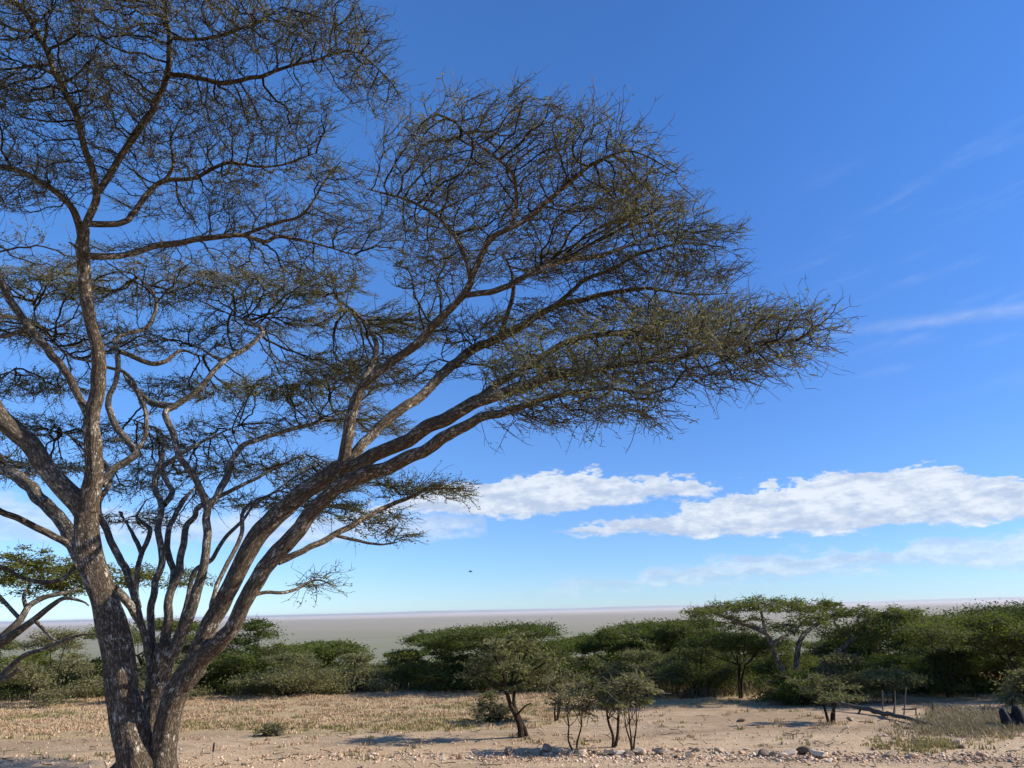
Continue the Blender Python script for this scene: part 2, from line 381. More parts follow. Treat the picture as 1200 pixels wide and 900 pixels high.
# ------------------------------------------------------------------ the big acacia
# limbs: (name, [(px, py, width px, Y), ...])
T = {}
T['trunk_left'] = [(162, 938, 64, 12.0), (160, 908, 52, 12.0), (156, 880, 45, 12.0), (148, 830, 40, 12.0), (142, 790, 38, 12.0), (134, 745, 36, 12.0), (122, 700, 33, 12.0), (109, 665, 31, 12.0), (103, 640, 30, 11.95), (102, 605, 28, 11.9), (104, 580, 22, 11.9)]
T['trunk_right'] = [(190, 940, 56, 12.1), (190, 908, 42, 12.1), (191, 880, 32, 12.1), (198, 840, 29, 12.05), (208, 812, 29, 12.05), (222, 788, 30, 12.0), (240, 765, 26, 12.0)]
T['trunk_back'] = [(178, 925, 40, 12.6), (178, 885, 28, 12.6), (178, 850, 24, 12.65), (182, 812, 25, 12.75), (188, 785, 28, 12.8), (196, 755, 26, 12.85)]
LIMBS = [
 ('A1', [(104, 600, 25.2, 11.9), (107, 560, 21.7, 11.8), (110, 520, 19.6, 11.7), (111, 480, 18.2, 11.6), (112, 440, 16.8, 11.5), (109, 400, 15.4, 11.4), (105, 360, 14.7, 11.3), (101, 320, 16.0, 11.2), (96, 285, 14.4, 11.0), (96, 268, 12.8, 10.9)]),
 ('A1s', [(99, 302, 8, 11.15), (89, 289, 5, 11.1), (81, 284, 3, 11.05)]),
 ('A1a', [(100, 296, 11, 11.05), (96, 275, 10.4, 10.9), (78, 242, 7.9, 10.7), (45, 214, 7.0, 10.4), (15, 198, 6.2, 10.1), (-35, 190, 5.3, 9.7), (-90, 175, 3.5, 9.2)]),
 ('A1c', [(99, 298, 12, 11.1), (100, 272, 10.4, 10.9), (112, 228, 8.8, 10.6), (100, 170, 8.0, 10.2), (88, 138, 7.9, 10.0), (72, 100, 7.9, 9.7), (50, 48, 7.0, 9.3), (20, 6, 6.2, 9.0), (-10, -40, 4.4, 8.7), (-40, -80, 2.6, 8.4)]),
 ('A1b', [(112, 228, 9.6, 10.6), (130, 202, 8.8, 10.7), (160, 160, 8.8, 10.6), (184, 122, 8.0, 10.4), (196, 88, 7.9, 10.2), (199, 45, 6.2, 9.8), (194, 0, 5.3, 9.3), (205, -50, 3.5, 8.9)]),
 ('A1f', [(196, 88, 7.0, 10.2), (225, 90, 6.2, 10.2), (262, 97, 6.2, 10.3), (300, 92, 5.3, 10.3), (350, 75, 3.5, 10.2), (410, 60, 2.6, 10.2), (455, 90, 1.8, 10.2)]),
 ('A1g', [(199, 45, 4.4, 9.8), (240, 45, 4.4, 9.8), (285, 35, 3.5, 9.7), (330, 8, 2.6, 9.4)]),
 ('A1d', [(100, 262, 8.0, 10.9), (140, 262, 7.9, 11.2), (158, 245, 7.0, 11.4), (190, 215, 6.2, 11.5), (225, 210, 5.3, 11.6), (265, 192, 4.4, 11.6), (320, 195, 3.5, 11.6), (370, 180, 2.2, 11.6)]),
 ('A1d2', [(190, 215, 5.3, 11.5), (203, 195, 4.4, 11.4), (200, 165, 3.5, 11.2)]),
 ('A1e', [(101, 300, 9.6, 11.1), (145, 301, 7.9, 11.5), (190, 289, 7.9, 11.8), (240, 278, 7.0, 12.0), (285, 277, 6.2, 12.2), (312, 285, 5.3, 12.3), (330, 277, 4.4, 12.4), (370, 285, 3.5, 12.6), (420, 300, 2.2, 12.8)]),
 ('A1e2', [(285, 275, 4.4, 12.2), (320, 263, 4.4, 12.1), (355, 250, 3.5, 12.0), (378, 215, 2.6, 11.9), (400, 190, 1.8, 11.8)]),
 ('A5', [(110, 500, 11.2, 11.7), (92, 462, 8.8, 11.7), (70, 428, 9.6, 11.7), (40, 393, 9.6, 11.7), (18, 362, 9.6, 11.7), (4, 332, 8.8, 11.7), (-10, 290, 7.9, 11.6), (-50, 250, 5.3, 11.4)]),
 ('A5b', [(32, 385, 6.2, 11.7), (0, 395, 6.2, 12.0), (-40, 392, 4.4, 12.3)]),
 ('A6', [(118, 568, 11.5, 12.0), (138, 548, 9.6, 12.2), (158, 532, 9.0, 12.4), (150, 517, 8.3, 12.5), (134, 498, 8.3, 12.6), (127, 475, 7.7, 12.7), (134, 445, 6.4, 12.9), (140, 420, 6.4, 13.0), (138, 396, 6.3, 13.2), (165, 388, 5.6, 13.6), (182, 368, 5.0, 13.9), (180, 345, 4.2, 14.0), (160, 325, 2.8, 14.1)]),
 ('A6b', [(156, 530, 6.0, 12.4), (172, 510, 5.9, 12.8), (170, 480, 5.2, 13.2), (158, 455, 4.7, 13.6), (145, 437, 4.0, 13.9), (110, 425, 3.3, 14.3), (80, 415, 3.3, 14.7), (45, 380, 2.6, 15.0), (40, 350, 2.0, 15.2)]),
 ('A6c', [(140, 412, 6.2, 13.0), (185, 425, 6.2, 13.6), (210, 412, 5.3, 14.3), (240, 418, 4.4, 15)]),
 ('A2', [(106, 610, 26.6, 11.95), (82, 578, 25.3, 11.85), (52, 546, 23.9, 11.7), (22, 511, 22.6, 11.5), (0, 487, 21.3, 11.3), (-40, 440, 18.0, 11.0), (-80, 380, 14.6, 10.7), (-110, 300, 12.2, 10.3), (-130, 200, 7.6, 9.8)]),
 ('A2b', [(-60, 410, 12.8, 10.9), (-40, 350, 9.6, 10.6), (-25, 270, 7.9, 10.2), (-40, 180, 5.3, 9.6)]),
 ('A3', [(115, 690, 20.2, 12.25), (98, 665, 19.5, 12.3), (86, 638, 18.3, 12.4), (72, 610, 16.4, 12.6), (46, 580, 14.5, 12.8), (20, 558, 14.4, 13.0), (-12, 545, 12.2, 13.2), (-60, 515, 8.6, 13.6), (-110, 470, 6.3, 14.0)]),
 ('A3b', [(24, 560, 8.0, 13.0), (5, 540, 7.9, 13.4), (-20, 500, 6.2, 13.9), (-15, 460, 4.4, 14.4), (20, 430, 3.5, 15)]),
 ('A4', [(92, 648, 9.6, 12.4), (70, 630, 8.0, 12.3), (40, 616, 8.0, 12.1), (0, 598, 7.9, 11.8), (-50, 575, 6.2, 11.5), (-110, 560, 3.5, 11.2)]),
 ('A8', [(104, 648, 5, 11.98), (94, 655, 5.3, 12.2), (80, 672, 5.3, 12.1), (62, 681, 5.3, 12.0), (32, 678, 4.8, 11.9), (0, 664, 4.4, 11.8), (-40, 655, 2.6, 11.6)]),
 ('B1', [(214, 800, 22, 12.05), (228, 770, 22, 12.0), (245, 737, 23, 12.0), (266, 698, 22, 12.0), (287, 650, 22, 12.0), (322, 606, 23, 12.0), (356, 577, 23, 11.95), (390, 555, 22, 11.9), (420, 540, 19, 11.85)]),
 ('B1a', [(396, 560, 16.8, 11.9), (405, 528, 16.0, 11.85), (418, 478, 13.6, 11.75), (428, 450, 12.0, 11.7), (452, 427, 11.2, 11.6), (490, 398, 12.0, 11.5), (520, 368, 10.4, 11.35), (544, 342, 8.8, 11.2), (556, 318, 8.0, 11.1), (572, 284, 7.9, 11.0), (600, 264, 7.9, 10.9), (640, 249, 7.0, 10.8), (682, 222, 5.3, 10.6), (722, 200, 4.4, 10.5), (775, 185, 2.6, 10.4), (840, 213, 1.8, 10.3)]),
 ('B1a2', [(552, 325, 7.0, 11.1), (545, 300, 6.2, 11.0), (530, 272, 5.3, 10.9), (505, 248, 4.4, 10.8), (470, 232, 3.5, 10.7), (430, 220, 2.6, 10.6)]),
 ('B1a3', [(600, 264, 6.2, 10.9), (607, 240, 5.3, 10.7), (600, 205, 4.4, 10.4), (580, 183, 3.5, 10.1), (548, 158, 2.6, 9.9), (530, 140, 1.8, 9.7)]),
 ('B1a4', [(418, 478, 7.9, 11.75), (425, 450, 7.0, 12.2), (440, 410, 7.0, 12.8), (433, 380, 5.3, 13.3), (415, 365, 4.4, 13.8), (395, 350, 3.5, 14.3)]),
 ('B1d', [(546, 346, 7.9, 11.2), (590, 338, 7.9, 11.5), (640, 320, 7.9, 11.7), (695, 310, 7.0, 11.9), (745, 305, 5.3, 12.1), (800, 285, 3.5, 12.3), (860, 280, 2.6, 12.5)]),
 ('B1b', [(404, 545, 16.0, 11.9), (438, 508, 12.8, 12.2), (480, 474, 12.0, 12.5), (530, 428, 12.0, 12.8), (582, 397, 11.2, 13.0), (615, 382, 9.6, 13.1), (660, 366, 8.0, 13.2), (720, 355, 7.0, 13.3), (790, 345, 5.3, 13.3), (850, 352, 3.5, 13.3), (905, 352, 2.2, 13.3)]),
 ('B1b2', [(586, 397, 7.0, 13.0), (592, 370, 6.2, 12.9), (600, 340, 5.3, 12.7), (598, 315, 4.4, 12.5), (585, 290, 2.6, 12.3)]),
 ('B1b3', [(660, 366, 6.2, 13.2), (700, 340, 5.3, 13.1), (740, 325, 5.3, 13.0), (790, 305, 4.4, 12.9), (850, 293, 2.6, 12.8), (900, 298, 1.8, 12.7)]),
 ('B1c', [(412, 548, 19.6, 11.85), (460, 524, 18.2, 11.7), (515, 494, 18.2, 11.5), (560, 472, 16.8, 11.35), (605, 456, 14.7, 11.2), (660, 446, 13.6, 11.0), (720, 440, 10.4, 10.8), (780, 433, 8.8, 10.6), (830, 427, 7.9, 10.5), (880, 417, 6.2, 10.4), (935, 410, 4.4, 10.3), (985, 408, 2.6, 10.2)]),
 ('B1e', [(560, 468, 10.4, 11.35), (600, 440, 8.8, 11.5), (650, 418, 8.0, 11.6), (700, 405, 7.9, 11.7), (760, 398, 6.2, 11.8), (820, 388, 4.4, 11.9), (880, 385, 3.5, 12), (940, 380, 2.2, 12.1)]),
 ('B2', [(216, 800, 24, 11.95), (236, 778, 23, 11.85), (258, 757, 21, 11.75), (275, 735, 20, 11.65), (292, 698, 20, 11.6), (323, 651, 20, 11.6), (367, 600, 19, 11.6), (395, 573, 18, 11.55), (432, 555, 17, 11.5), (472, 540, 16, 11.35), (520, 512, 14, 11.2), (565, 490, 12, 11.0), (615, 476, 9, 10.8), (670, 469, 7, 10.6), (730, 462, 4.5, 10.4), (790, 468, 3, 10.2), (840, 460, 1.5, 10.0)]),
 ('B3', [(326, 658, 9.6, 11.7), (352, 648, 8.0, 11.9), (386, 630, 7.9, 12.2), (412, 614, 7.9, 12.5), (432, 604, 7.0, 12.8), (470, 585, 5.3, 13.2), (505, 574, 4.4, 13.5), (545, 572, 2.6, 13.7)]),
 ('B3b', [(395, 628, 4.4, 12.3), (420, 634, 3.5, 12.6), (445, 640, 2.6, 12.9), (465, 637, 1.8, 13.1)]),
 ('B4', [(291, 700, 5, 11.6), (308, 696, 4.4, 11.8), (335, 694, 4.0, 12.0), (356, 686, 3.5, 12.3), (372, 679, 2.6, 12.5), (390, 684, 1.8, 12.7)]),
 ('S1', [(176, 800, 12.2, 12.75), (172, 760, 8.8, 12.7), (166, 725, 8.2, 12.7), (156, 693, 8.8, 12.8), (147, 668, 8.8, 12.9), (134, 645, 8.8, 13.0), (122, 620, 8.2, 13.1), (115, 590, 6.8, 13.3), (130, 560, 6.0, 13.7), (110, 530, 5.3, 14.2), (70, 505, 3.7, 14.8)]),
 ('S1b', [(121, 686, 8, 12.1), (134, 690, 10.4, 12.3), (145, 700, 10.4, 12.45), (158, 716, 9.6, 12.65), (167, 735, 8.8, 12.75)]),
 ('S4', [(163, 712, 6.4, 12.8), (160, 680, 6.4, 13.0), (166, 650, 6.3, 13.2), (176, 622, 5.6, 13.4), (160, 605, 4.2, 13.7), (172, 585, 3.5, 14)]),
 ('S4b', [(166, 650, 6.2, 13.2), (160, 632, 5.3, 13.4), (152, 618, 4.4, 13.6), (140, 600, 3.5, 14)]),
 ('S2', [(184, 785, 12.2, 12.9), (178, 745, 8.8, 12.9), (177, 715, 8.8, 13.0), (182, 685, 8.8, 13.1), (190, 655, 8.8, 13.2), (188, 620, 8.2, 13.3), (192, 592, 7.5, 13.5), (180, 565, 6.7, 13.8), (190, 535, 6.0, 14.2), (185, 505, 5.3, 14.7), (150, 490, 3.7, 15.3)]),
 ('S2b', [(192, 592, 7.9, 13.5), (205, 575, 7.0, 13.9), (190, 548, 6.2, 14.3), (230, 520, 5.3, 14.9), (280, 500, 3.5, 15.6)]),
 ('S3', [(193, 765, 14.3, 12.85), (197, 725, 11.6, 12.9), (199, 698, 10.9, 13.0), (210, 678, 9.5, 13.15), (213, 648, 8.8, 13.3), (216, 620, 8.2, 13.5), (228, 604, 7.5, 13.7), (238, 590, 6.7, 13.9), (300, 560, 5.3, 14.7), (360, 530, 3.7, 15.6)]),
 ('S3b', [(199, 700, 8.8, 13.0), (203, 670, 8.0, 13.2), (196, 645, 7.9, 13.5), (200, 615, 7.0, 13.8), (215, 585, 6.2, 14.3), (240, 560, 4.4, 14.9)]),
 ('S5', [(200, 770, 17.8, 12.8), (212, 740, 15.5, 12.75), (228, 706, 13.6, 12.7), (240, 672, 11.6, 12.7), (244, 640, 10.9, 12.75), (244, 608, 10.2, 12.8), (242, 592, 9.5, 12.85), (228, 562, 8.2, 12.9), (212, 532, 8.2, 13.0), (198, 503, 8.2, 13.1), (194, 483, 8.2, 13.2), (206, 474, 8.2, 13.3), (235, 456, 7.5, 13.5), (262, 424, 6.8, 13.8), (290, 406, 6.7, 14.1), (309, 391, 5.3, 14.4), (295, 378, 3.7, 14.8), (270, 370, 3.0, 15.2)]),
 ('S5c', [(206, 476, 8.8, 13.3), (178, 472, 8.0, 13.5), (155, 452, 7.0, 13.8), (140, 430, 5.3, 14.2)]),
 ('S5d', [(262, 424, 6.2, 13.8), (250, 418, 5.3, 14.2), (225, 405, 4.4, 14.8)]),
 ('S5b', [(243, 594, 9.6, 12.85), (256, 580, 9.6, 13.1), (266, 560, 8.8, 13.4), (268, 540, 8.0, 13.7), (292, 520, 7.0, 14.2), (335, 505, 5.3, 14.9), (385, 490, 4.4, 15.7), (430, 470, 2.6, 16.4)]),
 ('S6', [(212, 735, 9.0, 12.9), (220, 705, 7.0, 13.1), (222, 685, 6.4, 13.2), (228, 668, 6.3, 13.3), (245, 655, 5.6, 13.5), (262, 632, 5.0, 13.8), (282, 612, 4.2, 14.2), (300, 590, 3.5, 14.6), (340, 570, 2.8, 15.2)]),
 ('S7', [(246, 732, 6.4, 12.0), (250, 700, 6.3, 12.2), (258, 672, 5.6, 12.5), (272, 650, 5.6, 12.8), (284, 628, 5.6, 13.1), (283, 600, 5.0, 13.4), (300, 585, 4.2, 13.7), (318, 578, 3.5, 14.0), (345, 560, 2.8, 14.4), (372, 545, 2.1, 14.8)]),
]
# attraction pads: px, py, Y, rx m, ry m, rz m, count, leafiness, twig spread
PADS = [
 # near, upper left canopy (bare twigs against the sky)
 (40, 20, 8.6, 1.7, 1.4, .5, 260, .05), (150, 10, 8.8, 1.6, 1.4, .5, 230, .05), (260, 30, 9.4, 1.5, 1.3, .5, 230, .08), (360, 45, 10.0, 1.2, 1.2, .45, 190, .05), (425, 95, 10.2, .6, .8, .35, 80, .05),
 (10, 110, 9.4, 1.5, 1.3, .45, 220, .06), (110, 110, 10.0, 1.2, 1.2, .5, 150, .05), (215, 120, 10.6, 1.5, 1.2, .4, 190, .06), (310, 145, 10.9, 1.2, 1.0, .35, 130, .10),
 (10, 215, 10.2, 1.3, 1.0, .35, 110, .05), (170, 180, 11.0, 1.2, 1.0, .35, 110, .05), (260, 190, 11.6, 1.3, 1.0, .3, 120, .22), (340, 185, 11.7, .8, .8, .25, 60, .12),
 (250, 245, 12.0, 1.6, 1.0, .25, 120, .05), (350, 265, 12.4, 1.4, 1.0, .25, 130, .08), (430, 280, 12.6, .7, .7, .2, 50, .1), (70, 195, 10.6, .9, .8, .4, 70, .04), (400, 225, 11.9, .6, .7, .2, 45, .08),
 (170, 308, 13.0, 1.0, .9, .2, 60, .3), (270, 306, 13.2, 1.1, .9, .2, 75, .35), (370, 316, 13.3, 1.0, .9, .2, 65, .3), (60, 300, 12.6, .8, .8, .15, 25, .3),
 # rear canopy, left of centre, with olive leaves
 (40, 335, 14.8, 1.6, 1.6, .28, 200, .8), (150, 340, 14.6, 1.7, 1.5, .28, 180, .55), (250, 335, 14.8, 1.5, 1.4, .25, 150, .4), (340, 342, 15.0, 1.5, 1.5, .25, 190, .8), (430, 378, 14.2, 1.3, 1.2, .18, 120, .6), (480, 385, 14.0, .8, 1.0, .15, 70, .6),
 (-10, 380, 14.2, 1.4, 1.4, .3, 110, .3), (90, 395, 15.5, 1.5, 1.5, .3, 120, .3), (210, 400, 15.5, 1.6, 1.5, .3, 110, .25), (300, 375, 15.5, 1.4, 1.4, .25, 90, .3), (390, 425, 15.0, 1.5, 1.4, .22, 130, .5), (340, 455, 15.8, 1.7, 1.5, .22, 190, .9), (230, 455, 15.8, 1.5, 1.5, .22, 130, .8), (440, 440, 14.5, 1.2, 1.2, .2, 90, .6),
 (40, 450, 15.5, 1.6, 1.5, .25, 150, .6), (0, 500, 15.2, 1.4, 1.2, .22, 90, .3), (90, 505, 15.5, 1.3, 1.2, .2, 80, .3), (180, 520, 15.8, 1.2, 1.2, .2, 70, .5), (290, 500, 16.0, 1.5, 1.3, .22, 90, .4), (380, 490, 15.8, 1.2, 1.2, .2, 80, .55), (60, 548, 16.0, 1.2, 1.2, .15, 60, .9),
 (230, 548, 15.8, 1.4, 1.2, .2, 100, .6), (320, 545, 15.6, 1.3, 1.2, .2, 90, .5), (160, 570, 15.8, 1.0, 1.0, .15, 60, .4), (370, 565, 15.4, 1.0, 1.0, .18, 70, .5), (300, 590, 15, 1.0, .9, .15, 50, .3), (160, 610, 15.2, .9, .8, .15, 50, .35), (440, 500, 15.8, .8, .8, .15, 40, .5),
 (415, 565, 14.6, .8, .8, .12, 45, .8), (380, 595, 14.0, .6, .7, .10, 40, .8), (500, 575, 13.6, .85, .8, .10, 90, .95), (430, 610, 13.0, .6, .6, .12, 40, .7), (455, 632, 13.1, .35, .4, .08, 25, .5), (365, 682, 12.6, .42, .4, .09, 34, .35), (0, 545, 13.5, .8, .8, .2, 30, .1),
 # right canopy
 (500, 185, 10.6, .9, 1.0, .45, 110, .06), (570, 160, 10.2, 1.2, 1.1, .4, 150, .08), (660, 180, 10.5, 1.2, 1.1, .4, 150, .10), (722, 202, 10.5, .8, 1.0, .3, 90, .10), (765, 232, 10.5, .55, .8, .2, 40, .08),
 (490, 255, 10.9, .8, 1.0, .5, 120, .06), (580, 240, 11.0, 1.2, 1.0, .5, 150, .08), (680, 250, 11.3, 1.2, 1.0, .4, 140, .12), (770, 250, 11.8, 1.0, 1.0, .3, 120, .15), (800, 275, 12.3, 1.2, 1.0, .22, 170, .45), (865, 290, 12.5, .8, .9, .18, 110, .4),
 (510, 320, 11.3, .8, 1.0, .45, 110, .06), (610, 310, 12.0, 1.1, 1.0, .4, 110, .12), (700, 320, 12.5, 1.3, 1.2, .3, 140, .25), (800, 325, 12.8, 1.3, 1.2, .25, 170, .25), (870, 335, 13.0, .9, 1.0, .2, 110, .2),
 (640, 385, 13.0, 1.3, 1.2, .28, 120, .25), (740, 370, 13.0, 1.3, 1.2, .28, 130, .2), (840, 375, 12.6, 1.2, 1.1, .22, 130, .15), (560, 390, 12.6, .9, 1.0, .25, 70, .3), (905, 380, 12.2, 1.0, 1.0, .2, 110, .15),
 (700, 415, 11.8, 1.3, 1.1, .2, 150, .5), (800, 405, 11.4, 1.3, 1.1, .2, 150, .4), (890, 405, 10.8, 1.2, 1.0, .2, 200, .3), (955, 405, 10.4, .75, .9, .18, 170, .25), (640, 445, 11.6, 1.0, 1.0, .15, 90, .5),
 (730, 448, 11.0, 1.2, 1.0, .16, 130, .3), (830, 440, 10.6, 1.2, 1.0, .18, 150, .12), (900, 440, 10.3, .8, .9, .2, 100, .06), (700, 485, 10.6, 1.1, .9, .14, 130, .45), (630, 490, 10.9, .8, .8, .12, 70, .3), (770, 485, 10.3, .5, .7, .1, 50, .5), (580, 430, 12.4, .9, .9, .2, 60, .4),
]

def depth_shift(px, py, Y):
    k = min(1.0, max(0.0, (px - 470) / 120.0)) * (1.0 if py < 520 else 0.0)
    Y2 = 12 - (12 - Y) * 1.3 - .8 if Y < 11.9 else 12 + (Y - 12) * 1.3 + 1.2
    return Y + (Y2 - Y) * k
def limb_world(tr):
    tr = [(a - (50 * min(1, (a - 600) / 250) if a > 600 else 0), b - (8 * min(1, (a - 600) / 80) if a > 600 else 0), w, depth_shift(a, b, y)) for a, b, w, y in tr]
    P = np.array([at(a, b, y) for a, b, w, y in tr]); r = np.array([px_size(p, t[2]) * .5 for p, t in zip(P, tr)])
    return P, r

def big_acacia():
    base = on_ground(165, 905)
    root = thing('acacia_tree', 'huge many stemmed umbrella acacia filling the left of the view, sparse canopy reaching right', 'tree', base)
    rng = np.random.default_rng(11)
    # trunk: the fused lower stems
    mb = MB()
    for i, (k, tr) in enumerate(T.items()):
        P, r = limb_world(tr)
        P, r = resample(P, r, .06)
        tube(mb, P, r, 28, 0, .16, True, i * 7.3)
    # root flare
    for a in np.linspace(0, 2 * math.pi, 9, endpoint=False):
        d = np.array([math.cos(a), math.sin(a), 0]); c = base + np.array([0, .1, 0])
        p0 = c + d * .2 + [0, 0, .3]; p1 = c + d * .36 + [0, 0, .06]; p2 = c + d * (.55 + .2 * rng.random()) + [0, 0, -.14]
        P, r = resample([p0, p1, p2], [.11, .10, .04], .07); tube(mb, P, r, 12, 0, .15, True, a)
    mb.build('trunk', BARK, root, True, base)
    nodes = []; nrad = []; par = []; isl = []
    for i, (k, tr) in enumerate(LIMBS):
        P, r = limb_world(tr)
        if tr[-1][2] <= 6.5: r[-1] = min(r[-1], .011); r[-2] = min(r[-2], max(.02, r[-2] * .8))
        P2, r2 = resample(P, r, .07)
        j = np.zeros_like(P2)
        for q in range(len(P2)):
            s = q * .07
            v = mn.noise_vector(Vector((s * 1.3, i * 3.7, 1.0))); w = mn.noise_vector(Vector((s * 4.0, i * 1.7, 5.0)))
            e = min(1, q / 6) 
            j[q] = e * (np.array(v) * min(.07, r2[q] * .5 + .03) + np.array(w) * min(.022, r2[q] * .25 + .008))
        P2 = P2 + j
        mb = MB()
        w0 = tr[0][2]
        tube(mb, P2, r2, 18 if w0 > 20 else (12 if w0 > 9 else 8), 0, .15 if w0 > 9 else .1, True, i * 2.31)
        back = k[0] == 'S' or k in ('A6', 'A2', 'A3')
        mb.build('limb', BARK_PALE if back else BARK, root, True, base)
        st = 2
        s0 = int(len(P2) * (.35 if tr[0][2] > 24 else .1))
        last = -1
        for q in range(s0, len(P2), st):
            nodes.append(P2[q]); nrad.append(r2[q]); par.append(last); isl.append(True); last = len(nodes) - 1
    # attractors
    A = []; lf = []; pc = []
    for (px, py, Y, rx, ry, rz, n, leaf) in PADS:
        Y = depth_shift(px, py, Y)
        if px > 600: px -= 50 * min(1, (px - 600) / 250); py -= 8
        c = at(px, py, Y); ry = min(ry, .8)
        rear = Y > 13.4 and px < 480
        n = int(n * (3.0 if rear else (2.4 if py < 300 and px < 480 else 2.0)))
        if rear: rz *= .75
        v = rng.normal(0, 1, (n, 3)); v = unit(v) * (rng.random((n, 1)) ** .4)
        A.append(c + v * np.array([rx, ry, rz])); lf += [leaf] * n; pc += [c] * n
    A = np.concatenate(A); lf = np.array(lf); pc = np.array(pc)
    nodes = [np.array(p) for p in nodes]; nleaf = [0.0] * len(nodes); nd = [None] * len(nodes)
    alive = np.ones(len(A), bool)
    best = np.full(len(A), 1e9); bi = np.zeros(len(A), int)
    newi = list(range(len(nodes))); trunk_c = np.array(base)
    STEP, KILL = .14, .14
    for it in range(110):
        if newi:
            NP = np.array([nodes[i] for i in newi])
            ai = np.where(alive)[0]
            for c0 in range(0, len(ai), 2000):
                ii = ai[c0:c0 + 2000]
                D = np.linalg.norm(A[ii][:, None, :] - NP[None], axis=2)
                m = D.argmin(1); dm = D[np.arange(len(ii)), m]
                up = dm < best[ii]
                best[ii[up]] = dm[up]; bi[ii[up]] = np.array(newi)[m[up]]
        alive &= best > KILL
        ai = np.where(alive & (best < 4.5))[0]
        if len(ai) == 0: break
        acc = {}
        for a in ai:
            k = bi[a]; v = A[a] - nodes[k]; v = v / (np.linalg.norm(v) + 1e-9)
            e = acc.setdefault(k, [np.zeros(3), 0, 0.0]); e[0] += v; e[1] += 1; e[2] += lf[a]
        newi = []
        for k, (v, cnt, l_) in acc.items():
            o2 = nodes[k] - trunk_c; o2[2] = 0; o2 /= np.linalg.norm(o2) + 1e-9
            d = v / cnt + rng.normal(0, .24, 3) + o2 * .22; d[2] *= .85
            if nd[k] is not None: d = d + nd[k] * .35
            d = d / (np.linalg.norm(d) + 1e-9)
            p = nodes[k] + d * STEP
            nodes.append(p); par.append(k); isl.append(False); nleaf.append(l_ / cnt); nd.append(d); nrad.append(.0)
            newi.append(len(nodes) - 1)
        if len(nodes) > 46000: break
    n = len(nodes); P = np.array(nodes); par = np.array(par); isl = np.array(isl); nleaf = np.array(nleaf)
    ch = [[] for _ in range(n)]
    for i in range(n):
        if par[i] >= 0 and not isl[i]: ch[par[i]].append(i)
    rad = np.array(nrad); tip = .0055; ex = 2.06
    for i in range(n - 1, -1, -1):
        if isl[i]: continue
        s = sum(rad[c] ** ex for c in ch[i]) if ch[i] else 0
        rad[i] = max(tip, s ** (1 / ex) if s else tip) 
        rad[i] = min(rad[i] + .00012, .055)
    mb = MB()
    done = np.zeros(n, bool)
    for i in range(n):
        if isl[i] or done[i]: continue
        # start of a chain: parent is limb, or parent's main child is not i
        chain = [par[i], i]; done[i] = True; k = i
        while ch[k]:
            c = max(ch[k], key=lambda q: rad[q])
            if done[c]: break
            chain.append(c); done[c] = True; k = c
        PP = P[chain]; rr = np.array([rad[c] for c in chain]); rr[0] = rr[1] * 1.05
        tube(mb, PP, rr, 5 if rr[1] > .012 else 3, 0, 0, False, i * .01)
    # twigs
    ends = np.where(~isl & (rad < .016))[0]
    D0 = np.array([nd[i] for i in ends])
    cnt_tw = 0; flat_ = np.where(P[ends][:, 1] > 13.2, .35, 1.0)
    P1 = []; Dd = []; LL = []; LFs = []
    outw = P[ends] - (base + np.array([0, 0, 3.0])); outw[:, 2] = 0; outw = unit(outw)
    istip = np.array([len(ch[i]) == 0 for i in ends])
    for rep in range(4):
        sel = rng.random(len(ends)) < (.5 if rep < 2 else .28)
        sel |= istip & (rng.random(len(ends)) < (.9 if rep < 3 else .3))
        e = ends[sel]
        side = rng.normal(0, 1, (len(e), 3)); side[:, 2] *= .55 * flat_[sel]; side = unit(side)
        d = unit(D0[sel] * .7 + side * np.array([.75, .75, .5]) + outw[sel] * .62 + np.array([0, 0, .10]))
        P1.append(P[e] + rng.normal(0, .015, (len(e), 3))); Dd.append(d); LL.append(rng.uniform(.16, .43, len(e)) * np.where(istip[sel], 1.25, 1)); LFs.append(nleaf[e])
    P1 = np.concatenate(P1); Dd = np.concatenate(Dd); LL = np.concatenate(LL); LFs = np.concatenate(LFs)
    Z = zig(P1, Dd, LL, 4, .22, rng)
    tw = np.array([.0052, .0045, .0038, .0018])
    tubes(mb, Z, np.broadcast_to(tw, (len(Z), 4)) * rng.uniform(.8, 1.25, (len(Z), 1)) * np.where(P1[:, 1:2] > 13, 1.3, 1.0), 3, 1)
    # second order spurs
    P2 = []; D2 = []; L2 = []; Zall = Z; P_1 = P1; rng.random()
    for rep in range(2):
        Z = Z if rep == 0 else Z[:len(Z) * 2 // 3]
        k = rng.integers(1, 4, len(Z)); pp = Z[np.arange(len(Z)), k]
        dd = unit(unit(Z[:, 3] - Z[:, 0]) * .6 + rng.normal(0, .6, (len(Z), 3)) * np.array([1, 1, .8]))
        P2.append(pp); D2.append(dd); L2.append(rng.uniform(.06, .2, len(Z)))
    P2 = np.concatenate(P2); D2 = np.concatenate(D2); L2 = np.concatenate(L2)
    Z2 = zig(P2, D2, L2, 3, .3, rng)
    tubes(mb, Z2, np.broadcast_to(np.array([.0038, .0032, .0016]), (len(Z2), 3)), 3, 1)
    crown = mb.build('crown', [BARK_DARK, TWIG], root, False, base)
    # leaves along the twigs
    Z = Zall
    mb = MB()
    t = []
    for rep in range(14):
        s = rng.random(len(Z)) < np.where(P1[:, 1] > 13.4, LFs * .95, LFs * .7 + .10) + .015
        k = rng.integers(0, 3, len(Z)); f = rng.random((len(Z), 1))
        pp = Z[np.arange(len(Z)), k] * (1 - f) + Z[np.arange(len(Z)), k + 1] * f
        t.append((pp + rng.normal(0, .035, pp.shape) * np.array([1, 1, .6]) + np.array([0, 0, .012]))[s])
    t = np.concatenate(t)
    leaves(mb, t, .046, .02, rng, 0, .45)
